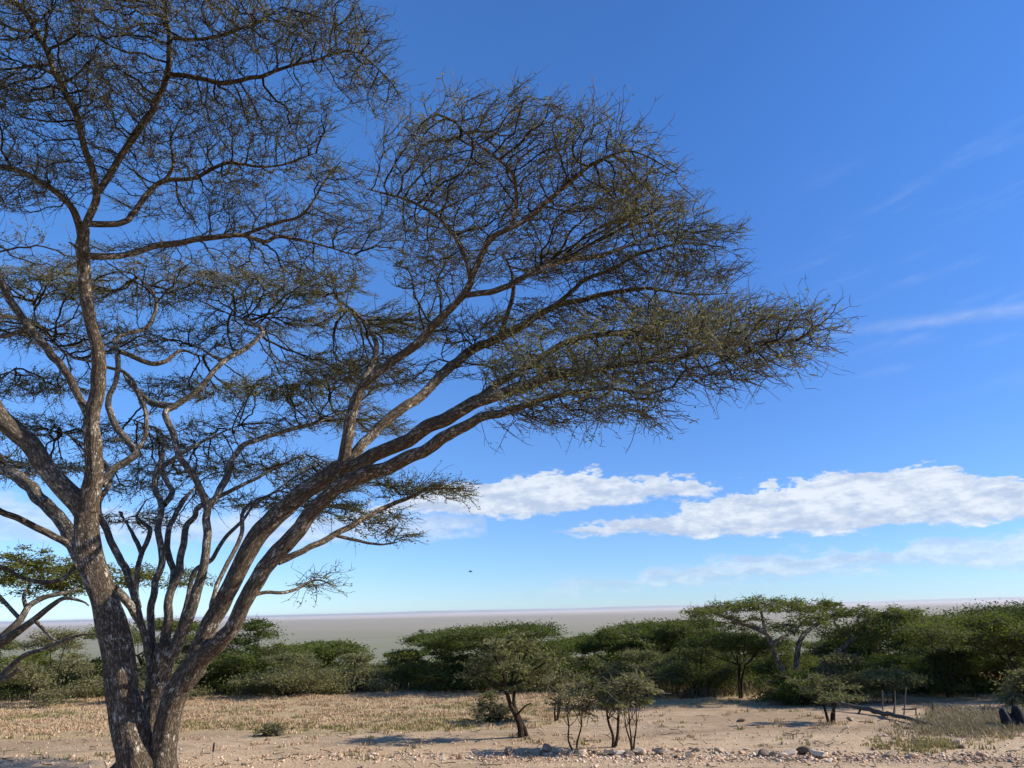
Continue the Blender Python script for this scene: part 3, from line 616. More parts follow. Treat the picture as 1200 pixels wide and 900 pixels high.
    mb.build('foliage', LEAF, crown, False, base)
    print('ACACIA nodes', n, 'twigs', len(Z), len(Z2), 'leaves', len(t))
    return root
big_acacia()
for o in list(C.objects):
    pass

# ------------------------------------------------------------------ background trees
def pad_points(c, rx, ry, rz, n, rng, clump=.3):
    nc = max(4, int(n / 55))
    v = unit(rng.normal(0, 1, (nc, 3))) * (rng.random((nc, 1)) ** .38)
    cc = c + v * np.array([rx, ry, rz])
    cc[:, 2] -= ((v[:, 0] ** 2 + v[:, 1] ** 2) * rz * .8)
    k = rng.integers(0, nc, n)
    g = np.clip(rng.normal(0, 1, (n, 3)), -2, 2) * np.array([clump, clump, clump * .38]) * rng.uniform(.5, 1.2, (nc, 1))[k]
    return cc[k] + g, cc

def tree(name, label, cx, by, top, width, kind, leafm, barkm=None, Y=None, group=None, n=5000, seed=None, cat='tree', trunk_px=None, lean=0.0, traced=None, pads=None):
    n = int(n * 2.0)
    rng = np.random.default_rng(seed if seed is not None else int(cx * 13 + top * 7) % 99991)
    barkm = barkm or BARK_DARK
    if Y is None: base = on_ground(cx, by)
    else:
        p = at(cx, 800, Y); base = np.array([p[0], Y, ground_h(p[0], Y)])
    Yb = base[1]
    tp = at(cx, top, Yb); Hh = tp[2] - base[2]; Rr = px_size(tp, width) * .5
    root = thing(name, label, cat, base, group)
    sc = px_size(tp, 1)
    mbt = MB(); mbl = MB(); mbw = MB()
    pts = []; tips = []
    if kind == 'umbrella':
        ns = rng.integers(2, 4); npad = rng.integers(9, 14)
        forks = []
        for s in range(ns):
            a = rng.uniform(0, 6.28); fr = .28 * Rr * rng.uniform(.5, 1)
            p1 = base + [math.cos(a) * .08, math.sin(a) * .08, -.1]
            p2 = base + [math.cos(a) * fr * .5, math.sin(a) * fr * .5, Hh * .28]
            p3 = base + [math.cos(a) * fr, math.sin(a) * fr, Hh * .5]
            r0 = .022 * Hh * rng.uniform(.7, 1.1)
            P, r = resample([p1, p2, p3], [r0, r0 * .8, r0 * .65], .12)
            tube(mbt, P, r, 8, 0, .12, True, s); forks.append((p3, r0 * .6))
        for k in range(npad):
            a = k * 2.4 + rng.uniform(-.5, .5); q = math.sqrt((k + .4) / npad) * .82
            zt = Hh * (.97 - .16 * q * q) - rng.uniform(.0, .08) * Hh
            if k % 3 == 2: zt -= Hh * rng.uniform(.08, .3)
            c = base + np.array([math.cos(a) * q * Rr, math.sin(a) * q * Rr, zt])
            pr = Rr * rng.uniform(.26, .42); 
            f, fr = min(forks, key=lambda f: np.linalg.norm(f[0][:2] - c[:2]))
            mid = (f + c) / 2 + rng.normal(0, .08, 3) - [0, 0, .06 * Hh]
            P, r = resample([f, mid, c], [fr * .7, fr * .5, .012], .15); tube(mbt, P, r, 6, 0, .1, True, k)
            pp, cc = pad_points(c, pr, pr, Hh * .055, n // npad, rng, .10 + .06 * Rr)
            pts.append(pp); tips.append((c, cc))
    elif kind == 'bush':
        npad = rng.integers(9, 15)
        for k in range(npad):
            a = k * 2.4 + rng.uniform(-.5, .5); q = math.sqrt((k + .3) / npad)
            zt = Hh * rng.uniform(.15, .95) * math.sqrt(max(.08, 1 - (q * .85) ** 2))
            c = base + np.array([math.cos(a) * q * Rr * .8, math.sin(a) * q * Rr * .8, zt])
            pr = Rr * rng.uniform(.3, .45)
            b0 = base + np.array([rng.normal(0, .1), rng.normal(0, .1), -.05])
            P, r = resample([b0, b0 * .5 + c * .5 + [0, 0, .1 * Hh], c], [.03, .02, .008], .2); tube(mbt, P, r, 5, 0, 0, True, k)
            pp, cc = pad_points(c, pr, pr, Hh * .10, n // npad, rng, .13 + .06 * Rr)
            pts.append(pp); tips.append((c, cc))
        # a few at the very top so that the height is right
        pp, cc = pad_points(base + np.array([0, 0, Hh * .95]), Rr * .45, Rr * .45, Hh * .07, n // 8, rng, .15)
        pts.append(pp); tips.append((base + np.array([0, 0, Hh * .85]), cc))
    elif kind == 'sapling':
        ns = rng.integers(2, 4); n = int(n * .38); tw = px_size(tp, trunk_px or 5) * .26
        npad = 9; forks = []
        for s in range(ns):
            a = rng.uniform(0, 6.28)
            off = np.array([math.cos(a), math.sin(a), 0])
            p1 = base + off * tw * .8 + [0, 0, -.08]; p2 = base + off * (.06 + .05 * Hh) + [lean * .4, 0, Hh * .3]; p3 = base + off * (.12 * Hh) + [lean * .8, 0, Hh * .58]
            P, r = resample([p1, (p1 + p2) / 2 + rng.normal(0, .03, 3), p2, p3], [tw, tw * .85, tw * .65, tw * .4], .08); tube(mbt, P, r, 8, 0, .15, True, s); forks.append(p3); forks.append(p2)
        for k in range(npad):
            a = k * 2.4; q = math.sqrt((k + .3) / npad) * .75
            c = base + np.array([math.cos(a) * q * Rr + lean, math.sin(a) * q * Rr, Hh * rng.uniform(.52, .93) * (1 - .1 * q)])
            f = forks[rng.integers(0, len(forks))]
            P, r = resample([f, (f + c) / 2 - [0, 0, .04 * Hh], c], [tw * .4, tw * .25, .006], .1); tube(mbt, P, r, 5, 0, .1, True, k)
            pr = Rr * rng.uniform(.25, .5)
            pp, cc = pad_points(c, pr, pr, Hh * .07, n // npad, rng, .08)
            pts.append(pp); tips.append((c, cc))
    elif kind == 'traced':
        for i, (tr) in enumerate(traced):
            P = np.array([at(a, b, y) for a, b, w, y in tr]); r = np.array([px_size(p, t[2]) * .42 for p, t in zip(P, tr)])
            P, r = resample(P, r, .08)
            tube(mbt, P, r, 9, 0, .15, True, i * 1.7)
        for (px, py, y, rx, ry, rz, m) in pads:
            c = at(px, py, y); rz *= 1.5
            pp, cc = pad_points(c, rx, ry, rz, m, rng, .14)
            pts.append(pp); tips.append((c, cc))
    # twigs from pad centres to clumps and round them
    for c, cc in tips:
        m = len(cc); PP = np.stack([np.repeat(c[None], m, 0), (c + cc) / 2 + rng.normal(0, .04, (m, 3)), cc], 1)
        tubes(mbw, PP, np.broadcast_to(np.array([.011, .009, .006]), (m, 3)), 3, 0)
        rep = 5
        q = np.repeat(cc, rep, 0); d = rng.normal(0, 1, q.shape) * np.array([1, 1, .6])
        d = d + unit(q - c) * .6
        Z = zig(q, d, rng.uniform(.12, .34, len(q)), 3, .3, rng)
        tubes(mbw, Z, np.broadcast_to(np.array([.006, .005, .003]), (len(q), 3)), 3, 0)
    mbt.build('trunk', barkm, root, True, base)
    cr = mbl; pts = np.concatenate(pts)
    leaves(mbl, pts, max(.075, 2.8 * sc), max(.03, 1.2 * sc), rng, 0, .45)
    lo = mbl.build('crown', leafm, root, False, base)
    mbw.build('twigs', TWIG, lo, False, base)
    return root

GB = 'bushes and trees along the edge of the slope'
def belt():
    t = tree
    # left of the trunk
    t('bush', 'grey green rounded bush directly left of the big acacia trunk, at the clearing edge', 62, 0, 738, 120, 'bush', LEAF_GREY, Y=27, n=5200, cat='bush', group=GB)
    t('bush', 'darker green bush in the bottom left corner behind pale fallen limb', 5, 0, 752, 80, 'bush', LEAF_BELT, Y=30, n=4200, cat='bush', group=GB)
    t('bush', 'low green bush touching left side of the big acacia trunk, plain above it', 112, 0, 782, 80, 'bush', LEAF_BELT, Y=33, n=2600, cat='bush', group=GB)
    t('umbrella_tree', 'green tree seen only between the stems of the big acacia', 178, 0, 724, 150, 'umbrella', LEAF_BELT, Y=31, n=6000, group=GB)
    t('bush', 'olive bush low between the fork of the acacia stems', 195, 0, 765, 90, 'bush', LEAF_GREY, Y=27, n=3000, cat='bush', group=GB)
    # right of the trunk
    t('umbrella_tree', 'tall rounded grey green tree immediately right of the leaning acacia stem', 288, 0, 727, 110, 'bush', LEAF_BELT, Y=30, n=7500, group=GB)
    t('umbrella_tree', 'small flat tiered tree with horizontal dark layers, right of the tall rounded tree', 380, 0, 752, 110, 'umbrella', LEAF_BELT, Y=37, n=5200, group=GB)
    t('bush', 'pale olive bush in front of the flat tiered tree, at the grass edge', 335, 0, 766, 120, 'bush', LEAF_GREY, Y=28, n=5600, cat='bush', group=GB)
    t('bush', 'low bush midway between tiered tree and the wide dark umbrella tree', 418, 0, 768, 100, 'bush', LEAF_GREY, Y=30, n=4600, cat='bush', group=GB)
    t('bush', 'bush against the left side of the wide dark umbrella tree', 470, 0, 763, 90, 'bush', LEAF_BELT, Y=31, n=4600, cat='bush', group=GB)
    t('umbrella_tree', 'sloping dark green tree, left half of the wide umbrella canopy at centre', 528, 0, 741, 130, 'umbrella', LEAF_BELT, Y=31, n=7500, group=GB)
    t('umbrella_tree', 'wide umbrella tree with dense top behind the crooked small tree', 600, 0, 730, 160, 'umbrella', LEAF_BELT, Y=28, n=9500, group=GB)
    t('bush', 'dark bush filling the shade beneath the wide umbrella tree', 545, 0, 768, 120, 'bush', LEAF_DARK, Y=29, n=5000, cat='bush', group=GB)
    t('bush', 'small round light green bush below the wide umbrella tree', 548, 806, 788, 34, 'bush', LEAF_GREY, n=1500, cat='bush', group=GB)
    t('bush', 'dark bush behind the thin stemmed small trees', 640, 0, 764, 110, 'bush', LEAF_BELT, Y=28, n=5200, cat='bush', group=GB)
    t('umbrella_tree', 'long low green tree rising to the right behind the small tree row', 700, 0, 746, 130, 'umbrella', LEAF_BELT, Y=31, n=7200, group=GB)
    t('umbrella_tree', 'dark tree with sloping top left of the tallest flat topped tree', 762, 0, 729, 140, 'umbrella', LEAF_BELT, Y=29, n=8000, group=GB)
    t('umbrella_tree', 'dark green tree tucked under left tip of the tallest flat topped tree', 822, 0, 722, 120, 'umbrella', LEAF_DARK, Y=28, n=7500, group=GB)
    t('bush', 'dusty olive bush right of the small tree row', 752, 0, 762, 110, 'bush', LEAF_GREY, Y=26, n=5200, cat='bush', group=GB)
    t('bush', 'shaded bush with thin bare stems below the dark trees', 818, 0, 760, 110, 'bush', LEAF_DARK, Y=25, n=5600, cat='bush', group=GB)
    t('umbrella_tree', 'slender dark trunked tree left of the pale forked trunk', 866, 818, 740, 110, 'umbrella', LEAF_DARK, n=6000, group=GB)
    # the tallest flat topped tree
    t('umbrella_tree', 'tallest flat topped umbrella tree with pale forked trunk, right of centre', 925, 0, 697, 270, 'traced', LEAF_BELT, barkm=BARK_PALE, Y=22.5, group=GB,
      traced=[[(930, 830, 12, 22.5), (925, 800, 10, 22.5), (914, 780, 9, 22.4), (905, 758, 8.5, 22.3), (898, 742, 8, 22.2), (882, 735, 6.5, 22.1), (855, 725, 5, 22), (828, 714, 3, 21.9)],
              [(905, 758, 6, 22.3), (915, 748, 5, 22.5), (930, 740, 4, 22.8), (945, 725, 3, 23)], [(896, 740, 5, 22.2), (893, 722, 4, 22), (888, 708, 3, 21.8)],
              [(932, 830, 11, 22.7), (932, 795, 9, 22.8), (934, 768, 8, 22.8), (938, 750, 7, 22.9), (952, 735, 6, 23.1), (972, 724, 5, 23.2), (992, 712, 3, 23.4)],
              [(950, 800, 8, 22.6), (972, 772, 7, 22.4), (1000, 749, 6, 22.2), (1022, 736, 5, 22.1), (1042, 722, 3, 22)], [(1000, 749, 4, 22.2), (985, 738, 4, 22.5), (978, 728, 3, 22.8), (985, 716, 2, 23)],
              [(1000, 749, 4, 22.2), (1010, 740, 4, 22), (1005, 728, 3, 21.8), (1012, 716, 2, 21.7)]],
      pads=[(825, 715, 21.9, .55, .8, .10, 1000), (855, 709, 22, .75, .9, .12, 1500), (890, 706, 21.8, .7, .9, .14, 1500), (925, 706, 22.6, .8, 1, .14, 1600), (965, 711, 23.2, .8, 1, .12, 1500), (1000, 716, 22.6, .7, .9, .12, 1200), (1040, 718, 22, .75, .9, .10, 1300), (1062, 717, 21.8, .5, .7, .09, 900), (870, 728, 22.8, .8, .8, .14, 1200), (925, 732, 23.4, .9, .8, .15, 1300), (955, 724, 22, .6, .7, .12, 900)])
    t('bush', 'light green bushy tree behind the right limb of the pale forked trunk', 1005, 0, 744, 150, 'bush', LEAF_YEL, Y=31, n=7000, cat='bush', group=GB)
    t('bush', 'bright green canopy between the tallest tree and the big dark right tree', 1062, 0, 735, 110, 'umbrella', LEAF_YEL, Y=30, n=5500, cat='tree', group=GB)
    t('bush', 'yellow green bush standing in front of the pale forked trunk', 988, 0, 768, 96, 'bush', LEAF_GREY, Y=21.5, n=6000, cat='bush', group=GB)
    t('bush', 'dark leafy bush hiding the foot of the pale forked trunk', 935, 0, 788, 84, 'bush', LEAF_BELT, Y=21.5, n=4200, cat='bush', group=GB)
    t('bush', 'low spreading grey bush above the fence posts, dark gap behind it', 1040, 0, 788, 76, 'umbrella', LEAF_GREY, Y=20.5, n=2600, cat='bush', group=GB)
    t('umbrella_tree', 'big dark umbrella tree at the right with deep black shade beneath', 1110, 0, 722, 230, 'umbrella', LEAF_BELT, Y=22, n=13000, group=GB)
    t('umbrella_tree', 'dark umbrella tree cut by the right edge of the view', 1205, 0, 718, 190, 'umbrella', LEAF_BELT, Y=21, n=11000, group=GB)
    t('bush', 'dark shaded thicket below the big dark umbrella tree', 1085, 0, 770, 130, 'bush', LEAF_DARK, Y=24.5, n=6500, cat='bush', group=GB)
    t('bush', 'dark thicket behind the black stump at the right', 1165, 0, 762, 130, 'bush', LEAF_DARK, Y=24, n=6500, cat='bush', group=GB)
    t('bush', 'pale green bush on the right edge beside the black stump', 1203, 0, 786, 56, 'bush', LEAF_GREY, Y=18, n=2600, cat='bush', group=GB)
    t('umbrella_tree', 'tall dark tree added past the right edge for its shade, only its left fringe in view', 1282, 0, 700, 240, 'umbrella', LEAF_DARK, Y=21.5, n=9000, group=GB)  # added tree, mostly out of view, keeps low sun from under the dark crowns
    t('bush', 'black shaded thicket right of the grey posts under the big dark tree', 1120, 0, 764, 110, 'bush', LEAF_DARK, Y=23, n=6500, cat='bush', group=GB)
    rng = np.random.default_rng(77); xs = np.linspace(-30, 1215, 58)
    def topline(x): return np.interp(x, [0, 60, 110, 200, 300, 400, 450, 520, 600, 680, 760, 860, 1000, 1100, 1200], [768, 750, 785, 762, 748, 776, 776, 762, 756, 764, 752, 745, 745, 740, 740])
    for i, x in enumerate(xs):
        Yx = rng.uniform(30, 38) if x < 760 else rng.uniform(25, 34)
        t('bush', 'green bush merging into the dense belt along the far edge of the clearing', x + rng.uniform(-8, 8), 0, topline(x) + rng.uniform(-6, 12), rng.uniform(62, 105), 'bush', (LEAF_BELT, LEAF_GREY, LEAF_DARK, LEAF_BELT)[i % 4], Y=Yx, n=2600, cat='bush', group='dense bushes of the belt', seed=400 + i)
    # small trees standing in the clearing
    GS = 'small trees in the clearing'
    Ys = float(on_ground(612, 864)[1])
    t('small_tree', 'small tree with crooked double dark trunk and feathery crown, standing alone in the clearing', 612, 864, 737, 118, 'traced', LEAF_GREY, group=GS, seed=5,
      traced=[[(611, 868, 11, Ys), (609, 850, 9.5, Ys), (603, 836, 8.5, Ys), (598, 826, 7, Ys), (593, 808, 5.5, Ys), (589, 786, 4, Ys - .1), (578, 768, 3, Ys - .2)], [(618, 866, 7, Ys + .1), (614, 852, 6.5, Ys + .08), (607, 837, 6, Ys + .05), (602, 822, 5.5, Ys + .1), (605, 800, 5, Ys + .2), (612, 778, 4, Ys + .3), (620, 756, 2.5, Ys + .3)], [(605, 800, 3.5, Ys + .2), (624, 786, 3, Ys + .1), (640, 776, 2, Ys)], [(592, 806, 3.5, Ys), (575, 798, 3, Ys + .2), (560, 788, 2, Ys + .3)], [(605, 838, 3.5, Ys), (615, 828, 2.5, Ys - .2), (622, 824, 1.5, Ys - .3)]],
      pads=[(x, y, Ys + d, rx, rx, .075, int(m)) for x, y, d, rx, m in ((565, 775, .2, .3, 330), (590, 757, -.2, .34, 420), (618, 752, .3, .33, 420), (640, 768, 0, .27, 300), (604, 778, -.3, .36, 420), (575, 792, .3, .27, 260), (630, 788, .2, .25, 260), (600, 745, .1, .25, 260), (612, 800, -.1, .26, 200), (648, 782, .3, .18, 120), (553, 785, 0, .16, 100), (585, 770, .5, .3, 300))])
    t('small_tree', 'short small tree with two thin parallel stems, furthest back of the small tree row', 651, 845, 772, 74, 'sapling', LEAF_GREY, trunk_px=5, n=2200, group=GS, seed=12)
    t('small_tree', 'sparse sapling with low forked bare branches standing at the rocks', 674, 878, 788, 74, 'sapling', LEAF_GREY, trunk_px=5, n=900, group=GS, seed=21)
    t('small_tree', 'bushy sapling with a bundle of dark stems behind the pale rocks', 718, 876, 772, 88, 'sapling', LEAF_GREY, trunk_px=8, n=2300, group=GS, seed=31)
    t('small_tree', 'thin single stemmed sapling at the right end of the small tree row', 741, 879, 786, 58, 'sapling', LEAF_GREY, trunk_px=5, n=1100, group=GS, seed=44)
    t('small_tree', 'squat dark stemmed small tree casting shadow on bare dirt right of centre', 973, 847, 786, 74, 'sapling', LEAF_GREY, trunk_px=9, n=2400, group=GS, seed=52)
    t('shrub', 'sparse grey shrub in the grass left of the crooked small tree', 578, 846, 812, 46, 'bush', LEAF_GREY, n=420, cat='shrub', group='low shrubs in the clearing')
    t('shrub', 'tiny green shrub on the bare track near the stake', 318, 862, 852, 13, 'bush', LEAF_GREY, n=160, cat='shrub', group='low shrubs in the clearing')
    t('lone_tree', 'lone dark dot of a tree far out on the pale plain', 493, 0, 738.3, 6, 'umbrella', LEAF_DARK, Y=3650, n=300)
belt()

# acacia partly out of frame at the left
tree('umbrella_tree', 'yellow green umbrella acacia at left edge with bare pale lower limbs', -50, 0, 640, 300, 'traced', LEAF_YEL, barkm=BARK_PALE, Y=17.5,
     traced=[[(-70, 850, 26, 17.5), (-55, 810, 24, 17.5), (-30, 775, 21, 17.4), (-5, 756, 18, 17.3), (18, 742, 12, 17.2), (40, 726, 10, 17.0), (60, 710, 8, 16.9), (76, 701, 6, 16.8), (97, 705, 3, 16.7), (104, 710, 2, 16.7)],
             [(-10, 758, 15, 17.3), (8, 742, 12, 17.3), (24, 726, 11, 17.4), (34, 710, 9, 17.5), (52, 700, 8, 17.6), (70, 696, 6, 17.7), (95, 690, 4, 17.9)], [(31, 714, 7, 17.5), (28, 698, 6, 17.7), (36, 684, 5, 17.9)], [(24, 726, 6, 17.4), (0, 700, 6, 17.9), (-10, 690, 5, 18)],
             [(40, 726, 6, 17.0), (52, 738, 5, 16.9), (60, 747, 4, 16.8), (68, 752, 3, 16.7)],
             [(-40, 830, 16, 17.2), (-5, 800, 13, 17.0), (14, 780, 9, 16.9), (30, 767, 7, 16.8), (54, 760, 6, 16.7), (76, 750, 5, 16.5), (96, 744, 3.5, 16.4), (112, 743, 2, 16.4)],
             [(-5, 800, 8, 17.0), (12, 792, 6, 16.8), (22, 783, 4, 16.7)]],
     pads=[(-30, 662, 18, 1.3, 1.2, .28, 2600), (30, 660, 18, 1.0, 1.2, .28, 2600), (75, 668, 18.3, .9, 1, .26, 2200), (115, 672, 18.8, 1.0, 1, .2, 1900), (165, 674, 19.2, .9, .9, .16, 1300), (60, 690, 18.6, 1.0, .8, .10, 900), (-20, 695, 17.6, .7, .7, .15, 700), (225, 678, 20, .7, .8, .14, 800)])

# ------------------------------------------------------------------ dead wood, posts, hut, stake
def fallen_log():
    a = on_ground(980, 832); b = on_ground(1078, 845); c = on_ground(1100, 855)
    P0 = [at(978, 823, a[1]), at(1020, 832, (a[1] * .55 + b[1] * .45)), at(1060, 841, b[1]), np.array(c) + [0, 0, .03]]
    root = thing('fallen_log', 'long weathered fallen log lying aslant below the dark trees', 'log', P0[1])
    mb = MB(); P, r = resample(P0, [.05, .06, .05, .03], .08); P = P + np.array([np.array(mn.noise_vector(Vector((q * .22, 3, 1)))) * .03 for q in range(len(P))]); tube(mb, P, r, 12, 0, .4, True, 3)
    mb.build('trunk', WOOD, root, True, P0[1])
    mb = MB()
    for q, d in ((.25, (-.25, -.3, -.12)), (.45, (.5, -.2, -.1)), (.6, (.2, .3, .3))):
        p = P[int(len(P) * q)]; PP, rr = resample([p, p + np.array(d) * .6 + [0, 0, -.02], p + np.array(d) * 1.4], [.03, .02, .008], .08); tube(mb, PP, rr, 6, 0, .2)
    mb.build('branch', WOOD, root, True, P0[1])
fallen_log()
def post(px, py, top, label, w=4, m=None, slant=0):
    b = on_ground(px, py); t = at(px + slant, top, b[1])
    mb = MB(); P, r = resample([b - [0, 0, .1], (b + t) / 2 + [.006, 0, 0], t], [px_size(b, w) * .5, px_size(b, w) * .48, px_size(b, w) * .42], .1)
    tube(mb, P, r, 8, 0, .06, True, px)
    root = mb.build('fence_post', m or WOOD, None, True, b); root.location = Vector(b)
    tag(root, label, 'post', 'posts below the dark trees')
    return b, t
post(1034, 836, 809, 'straight grey post standing left of the low rail, below the grey bush', 1.7)
b1, t1 = post(1058, 838, 805, 'slanting pale post at left end of the low rail', 1.8, slant=4)
b2, t2 = post(1073, 839, 830, 'short post at right end of the low rail', 1.8)
mb = MB(); P, r = resample([at(1057, 831, b1[1] - .05), at(1065, 831.3, (b1[1] + b2[1]) / 2 - .05), at(1074, 831, b2[1] - .05)], [.014, .014, .014], .1); tube(mb, P, r, 8, 0, .05)
o = mb.build('rail', WOOD, None, True, P[0]); o.location = Vector(P[0]); tag(o, 'short horizontal pale rail resting between two posts', 'rail')
post(1093, 836, 822, 'stubby pale post in the dark shade right of the rail', 2.6)
# stake
def stake():
    b = on_ground(248.5, 893); t = at(251, 870, b[1]); m = at(249.8, 881, b[1])
    root = thing('marker_stake', 'thin upright stake with dark thicker top on the track right of the trunk', 'stake', b)
    mb = MB(); P, r = resample([b - [0, 0, .05], m, m + (t - m) * .1], [.006, .006, .006], .05); tube(mb, P, r, 6); mb.build('rod', METAL, root, True, b)
    mb = MB(); P, r = resample([m, (m + t) / 2, t], [.014, .018, .012], .02); tube(mb, P, r, 8, 0, .1); mb.build('head', BLACK, root, True, b)
stake()
# black stump
def stump():
    b = on_ground(1188, 853)
    root = thing('tree_stump', 'black charred stump with split top at the right edge behind dry grass', 'stump', b)
    mb = MB()
    for dx, hh, r0 in ((-.11, .27, .12), (.09, .31, .13), (-.01, .17, .13), (.17, .12, .09)):
        P, r = resample([b + [dx * .6, 0, -.1], b + [dx, 0, hh * .5], b + [dx * 1.2, .02, hh]], [r0 * 1.1, r0 * 1.15, r0 * .8], .04); P = np.vstack([P, P[-1] + [.01, 0, r0 * .35], P[-1] + [.01, 0, r0 * .5]]); r = np.concatenate([r, [r0 * .55, r0 * .2]]); tube(mb, P, r, 14, 0, .45, True, dx * 9)
    mb.build('trunk', BLACK, root, True, b)
stump()
def hut():
    p = at(1126, 800, 25.6); gz = ground_h(p[0], 25.6); b = np.array([p[0], 25.6, gz])
    root = thing('hut', 'low hut with dull red roof half hidden under the big dark tree', 'hut', b)
    mb = MB(); w, d, h = .85, .8, float(at(1126, 806, 24.9)[2] - gz)
    V = [(-w, -d, -.3), (w, -d, -.3), (w, d, -.3), (-w, d, -.3), (-w, -d, h), (w, -d, h), (w, d, h), (-w, d, h), (-w, 0, h + .5), (w, 0, h + .5)]
    mb.add(np.array(V), np.array([[0, 1, 5, 4], [1, 2, 6, 5], [2, 3, 7, 6], [3, 0, 4, 7]])); mb.add(np.array(V), np.array([[4, 8, 7], [5, 6, 9]]))
    mb.build('wall', WALLD, root)
    mb = MB(); e = .16; th = .05
    for s in (-1, 1):
        y0, z0 = s * (d + e), h - .11; 
        q = np.array([(-w - e, y0, z0), (w + e, y0, z0), (w + e, 0, h + .55), (-w - e, 0, h + .55)])
        mb.add(np.vstack([q, q + [0, 0, th]]), np.array([[0, 1, 2, 3], [4, 5, 6, 7], [0, 1, 5, 4], [1, 2, 6, 5], [2, 3, 7, 6], [3, 0, 4, 7]]))
    ro = mb.build('roof', REDROOF, root)
    mb = MB(); P, r = resample([(-w - e, -d - e - .02, h - .1), (w + e, -d - e - .02, h - .1)], [.02, .02], .3); tube(mb, P, r, 6); mb.build('eave_board', WOOD, ro)
    mb = MB(); q = np.array([(-.2, -d - .012, -.2), (.2, -d - .012, -.2), (.2, -d - .012, h * .85), (-.2, -d - .012, h * .85)])
    mb.add(np.vstack([q, q + [0, -.03, 0]]), np.array([[0, 1, 2, 3], [4, 5, 6, 7], [0, 1, 5, 4], [1, 2, 6, 5], [2, 3, 7, 6], [3, 0, 4, 7]])); mb.build('door', WOOD, root)
hut()
def bird():
    p = at(551, 670, 90)
    root = thing('bird', 'tiny dark bird gliding in the pale sky above the plain', 'bird', p)
    mb = MB(); P, r = resample([(-.22, 0, 0), (0, 0, .01), (.2, 0, .02), (.27, 0, .02)], [.02, .06, .04, .015], .04); tube(mb, P, r, 8); 
    mb.add(np.array([(-.2, 0, 0), (-.36, .07, 0), (-.36, -.07, 0)]), np.array([[0, 1, 2]]))
    mb.build('body', FEATHER, root, True)
    for s in (-1, 1):
        mb = MB(); V = np.array([(.12, s * .04, .03), (-.06, s * .04, .03), (-.02, s * .32, .12), (.10, s * .30, .12), (-.08, s * .62, .10), (.02, s * .6, .10)])
        mb.add(np.vstack([V, V + [0, 0, .012]]), np.array([[0, 1, 2, 3], [3, 2, 4, 5], [6, 7, 8, 9], [9, 8, 10, 11], [0, 3, 9, 6], [1, 2, 8, 7], [3, 5, 11, 9], [2, 4, 10, 8]])); mb.build('wing', FEATHER, root)
bird()

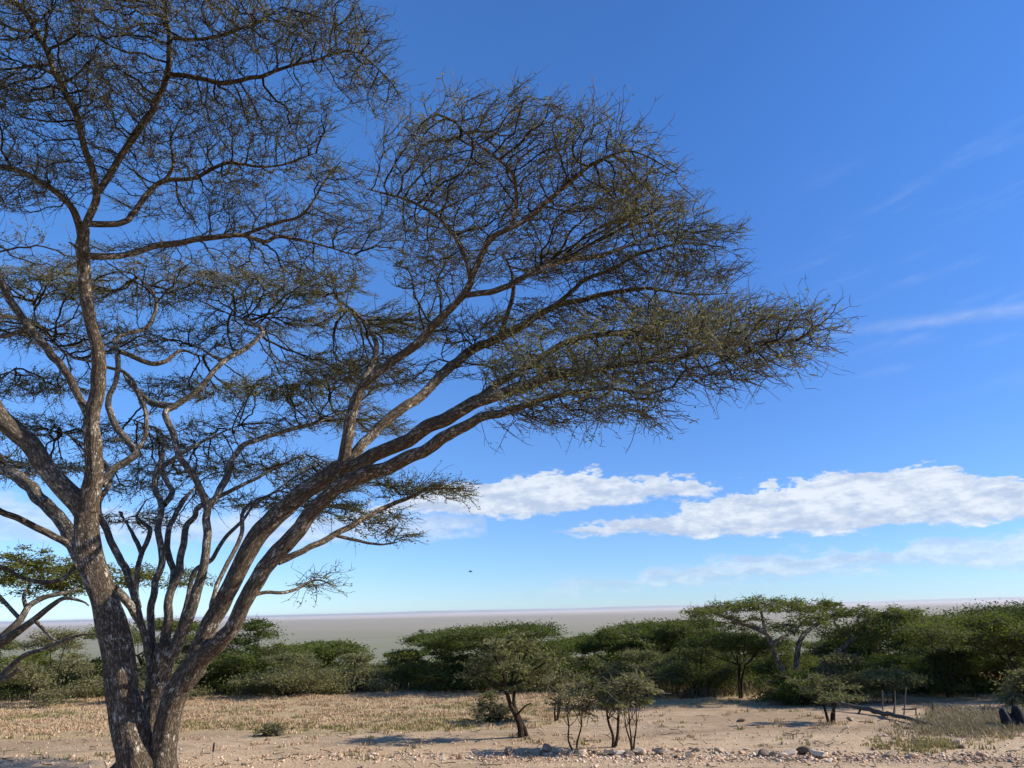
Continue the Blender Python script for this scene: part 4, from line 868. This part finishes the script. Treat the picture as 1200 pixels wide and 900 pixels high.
# ------------------------------------------------------------------ rocks
def ico(sub):
    import bmesh
    bm = bmesh.new(); bmesh.ops.create_icosphere(bm, subdivisions=sub, radius=1)
    V = np.array([v.co[:] for v in bm.verts]); F = np.array([[v.index for v in f.verts] for f in bm.faces]); bm.free(); return V, F
IV, IF = ico(3); IV1, IF1 = ico(1)
def rock_shape(rng, V0):
    V = V0 @ np.linalg.qr(rng.normal(0, 1, (3, 3)))[0]
    for k in range(rng.integers(8, 12)):
        n = unit(rng.normal(0, 1, 3)[None])[0]; d = rng.uniform(.32, .75)
        s = V @ n; m = s > d; V[m] -= np.outer(s[m] - d, n)
    V += rng.normal(0, .016, V.shape)
    return V * np.array([rng.uniform(.8, 1.25), rng.uniform(.7, 1.0), rng.uniform(.5, .8)])
rock_meshes = []
def rocks():
    rng = np.random.default_rng(3)
    for i in range(9):
        for m in (ROCK, ROCK_D, ROCK_R):
            mb = MB(); mb.add(rock_shape(rng, IV), IF); o = mb.build('rock', m); rock_meshes.append((m.name, o.data)); bpy.data.objects.remove(o)
    def place(px, py, w, kind, label, group, zs=1.0):
        b = on_ground(px, py); s = px_size(b, w) * .5
        me = [d for nme, d in rock_meshes if nme == kind.name][rng.integers(0, 9)]
        o = bpy.data.objects.new('rock', me); C.objects.link(o)
        o.location = Vector(b + [0, 0, s * .42 * zs]); o.rotation_euler = (rng.uniform(-.25, .25), rng.uniform(-.25, .25), rng.uniform(0, 6.28)); o.scale = (s, s, s * zs)
        tag(o, label, 'rock', group)
    G = 'rocks in the row along the track'
    big = [(597, 885, 18, ROCK_D, 'rounded grey boulder, leftmost large one in the rock row', 1.2), (627, 884, 18, ROCK_D, 'dark boulder left half of the dark pair in the rock row', .9), (640, 883, 22, ROCK_D, 'larger dark boulder right half of the dark pair in the rock row', 1.0),
           (659, 884, 18, ROCK, 'brown rock just right of the dark boulder pair', .9), (669, 886, 16, ROCK_D, 'dark rock beside the foot of the sparse sapling', .9), (683, 885, 15, ROCK, 'pale rock right of the sparse sapling foot', .8), (697, 884, 12, ROCK_D, 'small dark rock midway between two sapling stems', .9),
           (713, 885, 22, ROCK, 'big pale rock under the bushy sapling stems', .8), (726, 886, 14, ROCK, 'whitish rock right of the bushy sapling', .9), (737, 887, 14, ROCK_D, 'dark rock at the foot of the thin single stem', .8), (749, 885, 17, ROCK, 'tall pale pointed rock right of the thin single stem', 1.1),
           (772, 884, 18, ROCK_D, 'flat topped dark rock where the pink rubble begins', .9), (807, 890, 18, ROCK, 'standing two tone boulder, pale top, in the pink rubble', 1.15), (815, 881, 14, ROCK_D, 'dark rock behind the two tone boulder', .8), (844, 882, 14, ROCK, 'squarish pale rock right of the two tone boulder', .9), (870, 884, 11, ROCK_R, 'pinkish rock at right end of the pink rubble', .8),
           (896, 886, 15, ROCK_D, 'dark rock at the left end of the grey rock pile', .9), (906, 886, 14, ROCK_D, 'second dark rock in from left end of the grey rock pile', .9), (917, 888, 14, ROCK, 'whitish rock in the middle of the grey rock pile', .8), (928, 886, 15, ROCK, 'light rock right of the whitish one in the grey pile', .9), (943, 884, 22, ROCK_D, 'large flat grey slab on the right of the grey rock pile', .7), (961, 889, 26, ROCK, 'tilted pale slab with dark face at right end of the grey rock pile', .9), (972, 893, 12, ROCK, 'small pale rock just past the tilted slab', .7),
           (1042, 887, 26, ROCK_D, 'low dark brown mound of rock right of the grey pile', .5), (1070, 888, 14, ROCK_R, 'reddish rock right of the dark mound', .7), (1150, 886, 14, ROCK_R, 'reddish rock near the lower right of the gravel strip', .7), (699, 899, 11, ROCK, 'white and black stone alone at the bottom edge below the saplings', .8),
           (266, 896, 12, ROCK_D, 'dark and white stone beside the stake foot', .8), (281, 891, 7, ROCK_D, 'small black stone right of the stake', 1.1), (286, 896, 9, ROCK_D, 'blackish stone at bottom edge right of the stake', .7), (808, 863, 7, ROCK_D, 'single dark stone on bare dirt behind the rubble', .7), (917, 872, 8, ROCK_D, 'single dark stone on bare dirt behind the grey pile', .8),
           (868, 846, 14, ROCK_D, 'dark stone at left end of the small tree shadow', .6), (997, 845, 13, ROCK_D, 'brown stone right of the squat small tree', .8), (1053, 850, 9, ROCK, 'bright white stone below the fallen log', 1.0), (1063, 854, 12, ROCK_D, 'dark stone on the slope below the short post', .7), (1121, 872, 10, ROCK, 'white topped dark stone in front of the dry grass clump', 1.1), (1125, 877, 13, ROCK_D, 'black stone under the white topped one', .8), (350, 884, 7, ROCK_D, 'small dark stone on the track left of centre', .6)]
    for px, py, w, k, lb, zs in big: place(px, py, w, k, lb, G, zs)
    small = 'small broken stone lying in the strip of rubble along the track'
    for i in range(230):
        q = rng.random()
        if q < .30: px, py = rng.uniform(755, 885), rng.uniform(878, 892)
        elif q < .45: px, py = rng.uniform(885, 985), rng.uniform(882, 893)
        elif q < .60: px, py = rng.uniform(590, 760), rng.uniform(881, 889)
        elif q < .85: px, py = rng.uniform(985, 1200), rng.uniform(884, 894)
        else: px, py = rng.uniform(370, 590), rng.uniform(884, 891)
        k = (ROCK, ROCK_R, ROCK_R, ROCK_D)[rng.integers(0, 4)]
        place(px, py, rng.uniform(3.5, 8.5), k, small, 'small stones of the rubble strip', rng.uniform(.6, 1))
    # slope stones right
    for i in range(26):
        place(rng.uniform(1015, 1130), rng.uniform(848, 874), rng.uniform(4, 9), (ROCK, ROCK_D)[rng.integers(0, 2)], 'small stone scattered on the grassy slope below the fallen log', 'stones on the slope', .6)
    # gravel: uncountable
    mb = MB(); n = 5200
    V = np.array([rock_shape(rng, IV1) for _ in range(12)])
    pts = []
    while len(pts) < n:
        q = rng.random()
        if q < .5: px, py = rng.uniform(560, 1215), rng.normal(888, 3.2)
        elif q < .58: px, py = rng.uniform(330, 600), rng.normal(888, 2.5)
        elif q < .64: px, py = rng.uniform(-10, 340), rng.normal(894, 6)
        else: px, py = rng.uniform(-10, 1210), rng.uniform(848, 915)
        if py > 930 or py < 846: continue
        b = on_ground(px, py); s = rng.uniform(.006, .032) * (1.5 if rng.random() < .12 else 1)
        pts.append((b[0], b[1], b[2] + s * .2, s))
    pts = np.array(pts)
    k = rng.integers(0, 12, n); VV = V[k] * pts[:, 3][:, None, None]
    a = rng.uniform(0, 6.28, n); ca, sa = np.cos(a)[:, None], np.sin(a)[:, None]
    VV = np.stack([VV[..., 0] * ca - VV[..., 1] * sa, VV[..., 0] * sa + VV[..., 1] * ca, VV[..., 2]], -1) + pts[:, None, :3]
    F = IF1[None] + (np.arange(n) * len(IV1))[:, None, None]
    mb.add(VV, F.reshape(-1, 3))
    g = leaf_material('gravel_stone', [(.15, .105, .065), (.42, .30, .19), (.56, .43, .29), (.70, .59, .46)], 0)
    o = mb.build('gravel', g); tag(o, 'pale gravel strewn along the track', 'gravel', None, 'stuff')
rocks()

# ------------------------------------------------------------------ grass
def grass(name, label, pts, hgt, per, mats, seed, spread=.05, wid=.012, lean=.35):
    rng = np.random.default_rng(seed)
    pts = np.asarray(pts); n = len(pts)
    B = np.repeat(pts, per, 0); m = len(B)
    B = B + rng.normal(0, spread, (m, 3)) * np.array([1, 1, 0])
    h = hgt * rng.uniform(.4, 1.15, m) * np.repeat(rng.uniform(.55, 1.2, n), per)
    dr = rng.normal(0, lean, (m, 2))
    a = rng.uniform(0, 3.14, m); w = wid * rng.uniform(.7, 1.3, m)
    off = np.stack([np.cos(a) * w, np.sin(a) * w, np.zeros(m)], 1)
    mid = B + np.stack([dr[:, 0] * h * .4, dr[:, 1] * h * .4, h * .6], 1); tipp = B + np.stack([dr[:, 0] * h, dr[:, 1] * h, h], 1)
    V = np.stack([B - off - [0, 0, .02], B + off - [0, 0, .02], mid + off * .7, mid - off * .7, tipp], 1)
    base = (np.arange(m) * 5)[:, None]
    mb = MB(); mi = np.repeat(rng.random(n), per)
    F4 = base + np.array([[0, 1, 2, 3]]); F3 = base + np.array([[3, 2, 4]])
    mb.add(V, F4); mb.F.append((F3, 0))
    o = mb.build(name, mats); return tag(o, label, 'grass', None, 'stuff')
def edge(x): 
    t = min(1, max(0, x / 3.2)); return 17.2 + 4.5 * t * t * (3 - 2 * t)
def scatter():
    rng = np.random.default_rng(9)
    dry = []; grn = []; bushy = []
    while len(dry) < 13000:
        y = rng.uniform(16.4, 37); x = rng.uniform(-.72, .72) * y
        e = edge(x) + 1.6 * mn.noise(Vector((x * .5, y * .5, 2)))
        if y < e and rng.random() > .05: continue
        pn = mn.noise(Vector((x * .9, y * 1.3, 40.0))) + .6 * mn.noise(Vector((x * 2.3, y * 3.1, 50.0)))
        if rng.random() > min(1, (y - e + .3) / 1.6) or rng.random() > .62 + 1.5 * pn: continue
        c = mn.noise(Vector((x * .35, y * .9, 5.0))) + .5 * mn.noise(Vector((x * 1.2, y * 1.6, 15.0)))
        g = c > .28 and y < 24
        (grn if g and rng.random() < .8 else dry).append((x, y, ground_h(x, y)))
    for i in range(1500):                     # scattered low tufts on the bare dirt
        x = rng.uniform(-.7, .7); y = rng.uniform(13.2, 24); x *= y
        if mn.noise(Vector((x * .6, y * .9, 90))) + .5 * mn.noise(Vector((x * 2, y * 3, 91))) < .12: continue
        (dry if rng.random() < .7 else grn).append((x, y, ground_h(x, y)))
    for i in range(420):                      # the green strip along the track edge
        p = on_ground(rng.uniform(200, 560), rng.normal(851, 3)); 
        if mn.noise(Vector((p[0] * .8, p[1], 1))) > -.1: grn.append(tuple(p))
    for i in range(110):
        p = on_ground(rng.normal(1085, 32), rng.normal(874, 5)); grn.append(tuple(p))
    grass('dry_grass', 'straw coloured dry grass covering the clearing', dry, .065, 14, STRAW, 1)
    grass('green_grass', 'greyish green grass tufts along the edge of the track', grn, .075, 10, GREENG, 2)
    tall = []
    for i in range(420): tall.append(tuple(on_ground(rng.normal(1135, 32), rng.normal(853, 5))))
    for i in range(260): tall.append(tuple(on_ground(rng.uniform(1090, 1205), rng.normal(842, 5))))
    grass('tall_dry_grass', 'tall dry grass clump at right below the dark trees', tall, .12, 20, DRYB, 3, .10, .009, .6)
    ed = []
    while len(ed) < 2600:
        y = rng.uniform(24, 33); x = rng.uniform(-.7, .7) * y
        if y < 22.3 + 6.7 * (x < 2.5) + 1.2 * mn.noise(Vector((x * .4, 1, 1))): continue
        ed.append((x, y, ground_h(x, y)))
    grass('undergrowth', 'dry brownish undergrowth at the foot of the tree belt', ed, .34, 9, UNDER, 4, .10, .016)
scatter()

def litter():
    rng = np.random.default_rng(21); mb = MB(); pts = []
    while len(pts) < 420:
        px, py = rng.uniform(-10, 1210), rng.uniform(838, 915)
        b = on_ground(px, py)
        if mn.noise(Vector((b[0] * .7, b[1] * .9, 70))) < -.05: continue
        pts.append(b + [0, 0, .012])
    pts = np.array(pts); a = rng.uniform(0, 6.28, len(pts))
    Z = zig(pts, np.stack([np.cos(a), np.sin(a), np.full(len(a), .05)], 1), rng.uniform(.05, .3, len(pts)), 4, .3, rng)
    Z[:, :, 2] = np.maximum(Z[:, :, 2], pts[:, None, 2])
    tubes(mb, Z, np.broadcast_to(np.array([.007, .006, .005, .003]), (len(Z), 4)), 4)
    o = mb.build('twig_litter', TWIG); tag(o, 'fallen twigs littering the track', 'litter', None, 'stuff')
litter()

# ------------------------------------------------------------------ far hills on the horizon
def hills():
    mb = MB()
    n = 160; xs = np.linspace(-60000, 60000, n); Y0 = 70000
    hh = np.array([110 + 220 * max(0, mn.noise(Vector((x * .00006, 4, 0))) + .15) + 40 * mn.noise(Vector((x * .0003, 1, 0))) for x in xs])
    V = []; 
    for x, h in zip(xs, hh): V += [(x, Y0 - 2500, -100.5), (x, Y0, -100 + max(h, 5)), (x, Y0 + 3000, -100.5)]
    V = np.array(V).reshape(n, 3, 3); idx = np.arange(n * 3).reshape(n, 3)
    F = np.concatenate([np.stack([idx[:-1, j], idx[1:, j], idx[1:, j + 1], idx[:-1, j + 1]], -1) for j in range(2)])
    mb.add(V, F)
    o = mb.build('hills', plain_material('far_hill_earth', (.2, .19, .16), (.3, .27, .23), .95, .0005), None, True)
    o['kind'] = 'structure'; o['label'] = 'low far hills along the horizon'; o['category'] = 'hills'
hills()

# ------------------------------------------------------------------ sky and sun
SUN_EL, SUN_AZ = R(32), R(88)        # azimuth clockwise from +Y (the view) towards +X
def world():
    w = bpy.data.worlds.new('World'); bpy.context.scene.world = w; w.use_nodes = True
    nt = w.node_tree; nt.nodes.clear()
    out = N(nt, 'ShaderNodeOutputWorld'); bg = N(nt, 'ShaderNodeBackground'); bg.inputs[1].default_value = SKY_STRENGTH
    sky = N(nt, 'ShaderNodeTexSky', sky_type='NISHITA'); sky.sun_disc = False
    sky.sun_elevation = SUN_EL; sky.sun_rotation = SUN_AZ
    sky.altitude = 1800; sky.air_density = 1.0; sky.dust_density = .2; sky.ozone_density = 3.0
    tc = N(nt, 'ShaderNodeTexCoord'); D = tc.outputs['Generated']
    nrm = N(nt, 'ShaderNodeVectorMath', operation='NORMALIZE'); L(nt, D, nrm.inputs[0]); D = nrm.outputs[0]
    sp = N(nt, 'ShaderNodeSeparateXYZ'); L(nt, D, sp.inputs[0])
    az = math_(nt, 'ARCTAN2', sp.outputs[0], sp.outputs[1]); el = math_(nt, 'ARCSINE', sp.outputs[2])
    skyc = sky.outputs[0]
    skyc = mixc(nt, 1.0, skyc, mixc(nt, smooth(nt, el, 0.0, .62), SKY_LOW, SKY_HIGH), 'MULTIPLY')
    skyc = mixc(nt, smooth(nt, az, .35, -.55), skyc, mixc(nt, 1.0, skyc, (1.42, 1.36, 1.24), 'MULTIPLY'))
    hs = N(nt, 'ShaderNodeHueSaturation'); hs.inputs['Saturation'].default_value = SKY_SAT; L(nt, skyc, hs.inputs['Color']); skyc = hs.outputs[0]
    col = skyc
    def azel(px, py):
        d = ray(px, py); d = d / np.linalg.norm(d); return math.atan2(d[0], d[1]), math.asin(d[2])
    azn = smooth_lin(nt, az, -.8, .8)      # 0..1
    def curve(pts):
        n = nt.nodes.new('ShaderNodeFloatCurve'); c = n.mapping.curves[0]
        n.mapping.use_clip = False
        P = [((a + .8) / 1.6, e / .4) for a, e in pts]
        while len(c.points) < len(P): c.points.new(.5, .5)
        for i, (x, y) in enumerate(P): c.points[i].location = (x, y); c.points[i].handle_type = 'AUTO'
        n.mapping.update(); L(nt, azn, n.inputs['Value']); return math_(nt, 'MULTIPLY', n.outputs[0], .4)
    # coordinates for cloud texture
    cv = N(nt, 'ShaderNodeCombineXYZ'); L(nt, az, cv.inputs[0]); L(nt, math_(nt, 'MULTIPLY', el, 2.6), cv.inputs[1])
    cs = N(nt, 'ShaderNodeCombineXYZ'); L(nt, az, cs.inputs[0]); L(nt, math_(nt, 'SUBTRACT', math_(nt, 'MULTIPLY', el, 6.0), math_(nt, 'MULTIPLY', az, .9)), cs.inputs[1])
    f1 = noise_(nt, cv.outputs[0], 16, 8, .62); f2 = noise_(nt, cv.outputs[0], 48, 7, .62); f3 = noise_(nt, cs.outputs[0], 5.5, 7, .6)
    off = N(nt, 'ShaderNodeVectorMath', operation='ADD'); L(nt, cv.outputs[0], off.inputs[0]); off.inputs[1].default_value = (.012, .020, 0)
    f1s = noise_(nt, off.outputs[0], 16, 8, .62); f2s = noise_(nt, off.outputs[0], 48, 7, .62)
    def band(top, bot, soft_t, soft_b, amp, opac, col_in, noisefac=1.0, thresh=(.35, .62)):
        tcv, bcv = curve([azel(*p) for p in top]), curve([azel(*p) for p in bot])
        dsp = math_(nt, 'ADD', math_(nt, 'MULTIPLY', math_(nt, 'SUBTRACT', f1, .5), amp), math_(nt, 'MULTIPLY', math_(nt, 'SUBTRACT', f2, .5), amp * .4))
        ell = math_(nt, 'ADD', el, dsp); elb = math_(nt, 'ADD', el, math_(nt, 'MULTIPLY', dsp, .3))
        a = smoothd(nt, math_(nt, 'SUBTRACT', tcv, ell), -soft_t, soft_t * 1.6)
        b = smoothd(nt, math_(nt, 'SUBTRACT', elb, bcv), -soft_b, soft_b * 1.6)
        m = math_(nt, 'MULTIPLY', a, b)
        fn = math_(nt, 'ADD', math_(nt, 'MULTIPLY', f1, .5), math_(nt, 'MULTIPLY', f2, .5))
        er = math_(nt, 'ADD', m, math_(nt, 'MULTIPLY', math_(nt, 'SUBTRACT', fn, .5), noisefac * 3.2))
        m2 = math_(nt, 'MULTIPLY', smooth(nt, er, *thresh), smooth(nt, m, 0, .25))
        # cloud shade: brighter top, greyer lower and in the hollows
        hgt = smoothd(nt, math_(nt, 'SUBTRACT', el, bcv), 0.0, .045)
        rel = math_(nt, 'ADD', math_(nt, 'MULTIPLY', math_(nt, 'SUBTRACT', f1, f1s), 3.4), math_(nt, 'MULTIPLY', math_(nt, 'SUBTRACT', f2, f2s), 1.6))
        sh = math_(nt, 'ADD', math_(nt, 'ADD', math_(nt, 'MULTIPLY', hgt, .42), .30), rel, clamp=True)
        cc = mixc(nt, sh, CLOUD_LO, CLOUD_HI)
        return mixc(nt, math_(nt, 'MULTIPLY', m2, opac), col_in, cc)
    # high thin streaks
    st = math_(nt, 'MULTIPLY', smooth(nt, f3, .52, .78), math_(nt, 'MULTIPLY', smooth(nt, az, .2, .6), math_(nt, 'MULTIPLY', smooth(nt, el, .20, .27), smooth(nt, el, .55, .42))))
    col = mixc(nt, math_(nt, 'MULTIPLY', st, .15), col, CLOUD_HI)
    # a long thin streak at the right
    col = band([(900, 395), (990, 382), (1100, 366), (1200, 352), (1300, 340)], [(900, 396), (990, 392), (1100, 383), (1200, 372), (1300, 362)], .010, .008, .010, .22, col, .25, (.1, .9))
    # faint low veil, pale haze band
    col = band([(500, 712), (760, 668), (900, 650), (1000, 640), (1100, 633), (1200, 625), (1300, 620)], [(500, 715), (760, 690), (900, 682), (1000, 674), (1100, 668), (1200, 668), (1300, 668)], .010, .016, .08, .6, col, .5, (.1, .95))
    col = band([(-100, 575), (0, 580), (60, 592), (300, 600), (470, 602), (560, 606), (575, 618)], [(-100, 640), (0, 640), (60, 640), (300, 640), (470, 632), (560, 626), (576, 620)], .012, .012, .08, .55, col, .45, (.1, .9))
    col = band([(380, 610), (440, 590), (520, 572), (580, 560), (640, 554), (720, 558), (790, 558), (825, 566), (860, 578)], [(380, 615), (440, 604), (520, 602), (580, 606), (640, 604), (720, 592), (790, 584), (825, 580), (860, 580)], .006, .007, .085, .92, col, .6, (.12, .74))
    col = band([(660, 622), (700, 610), (760, 603), (820, 586), (880, 570), (940, 560), (1000, 555), (1060, 546), (1090, 544), (1120, 554), (1200, 554), (1300, 548)], [(660, 626), (700, 626), (760, 627), (820, 628), (880, 628), (940, 627), (1000, 624), (1060, 616), (1090, 614), (1120, 611), (1200, 606), (1300, 600)], .006, .007, .085, .93, col, .55, (.06, .66))
    L(nt, col, bg.inputs[0]); L(nt, bg.outputs[0], out.inputs[0])
def smooth_lin(nt, v, lo, hi):
    n = nt.nodes.new('ShaderNodeMapRange'); L(nt, v, n.inputs[0]); n.inputs[1].default_value = lo; n.inputs[2].default_value = hi; return n.outputs[0]
def smoothd(nt, v, lo, hi): return smooth(nt, v, lo, hi)
SKY_STRENGTH = .095
SKY_LOW = (.60, .81, 1.16); SKY_HIGH = (.60, 1.07, 1.62); SKY_SAT = 1.0
CLOUD_HI = (6.4, 6.85, 7.45); CLOUD_LO = (4.0, 4.75, 6.1)
world()
sd = bpy.data.lights.new('sun', 'SUN'); sd.energy = 5.0; sd.angle = R(.53); sd.color = (1, .93, .82)
so = bpy.data.objects.new('sun', sd); C.objects.link(so)
sv = Vector((math.cos(SUN_EL) * math.sin(SUN_AZ), math.cos(SUN_EL) * math.cos(SUN_AZ), math.sin(SUN_EL)))
so.rotation_euler = sv.to_track_quat('Z', 'Y').to_euler(); so.location = (30, 10, 30)

# ------------------------------------------------------------------ air
HAZE = True
if HAZE:
    mb = MB(); x0, x1, y0, y1, z0, z1 = -125000, 125000, -50, 95000, -101.5, 40
    V = np.array([(x0, y0, z0), (x1, y0, z0), (x1, y1, z0), (x0, y1, z0), (x0, y0, z1), (x1, y0, z1), (x1, y1, z1), (x0, y1, z1)])
    mb.add(V, np.array([[0, 3, 2, 1], [4, 5, 6, 7], [0, 1, 5, 4], [1, 2, 6, 5], [2, 3, 7, 6], [3, 0, 4, 7]]))
    m, nt = new_mat('air'); out = N(nt, 'ShaderNodeOutputMaterial'); v = N(nt, 'ShaderNodeVolumePrincipled')
    v.inputs['Color'].default_value = (.92, .93, .96, 1); v.inputs['Density'].default_value = 2.0e-5; v.inputs['Anisotropy'].default_value = .2
    L(nt, v.outputs[0], out.inputs['Volume'])
    o = mb.build('haze', m); o['kind'] = 'stuff'; o['label'] = 'thin bluish haze over the far plain'; o['category'] = 'haze'

s = bpy.context.scene
s.view_settings.view_transform = 'Standard'; s.view_settings.look = 'None'; s.view_settings.gamma = 1; s.view_settings.exposure = 0.5
s.render.film_transparent = False
s.cycles.max_bounces = 6; s.cycles.transparent_max_bounces = 8; s.cycles.diffuse_bounces = 3
s.cycles.use_denoising = True
s.cycles.denoiser = 'OPENIMAGEDENOISE'; s.cycles.denoising_input_passes = 'RGB_ALBEDO_NORMAL'; s.cycles.denoising_prefilter = 'ACCURATE'
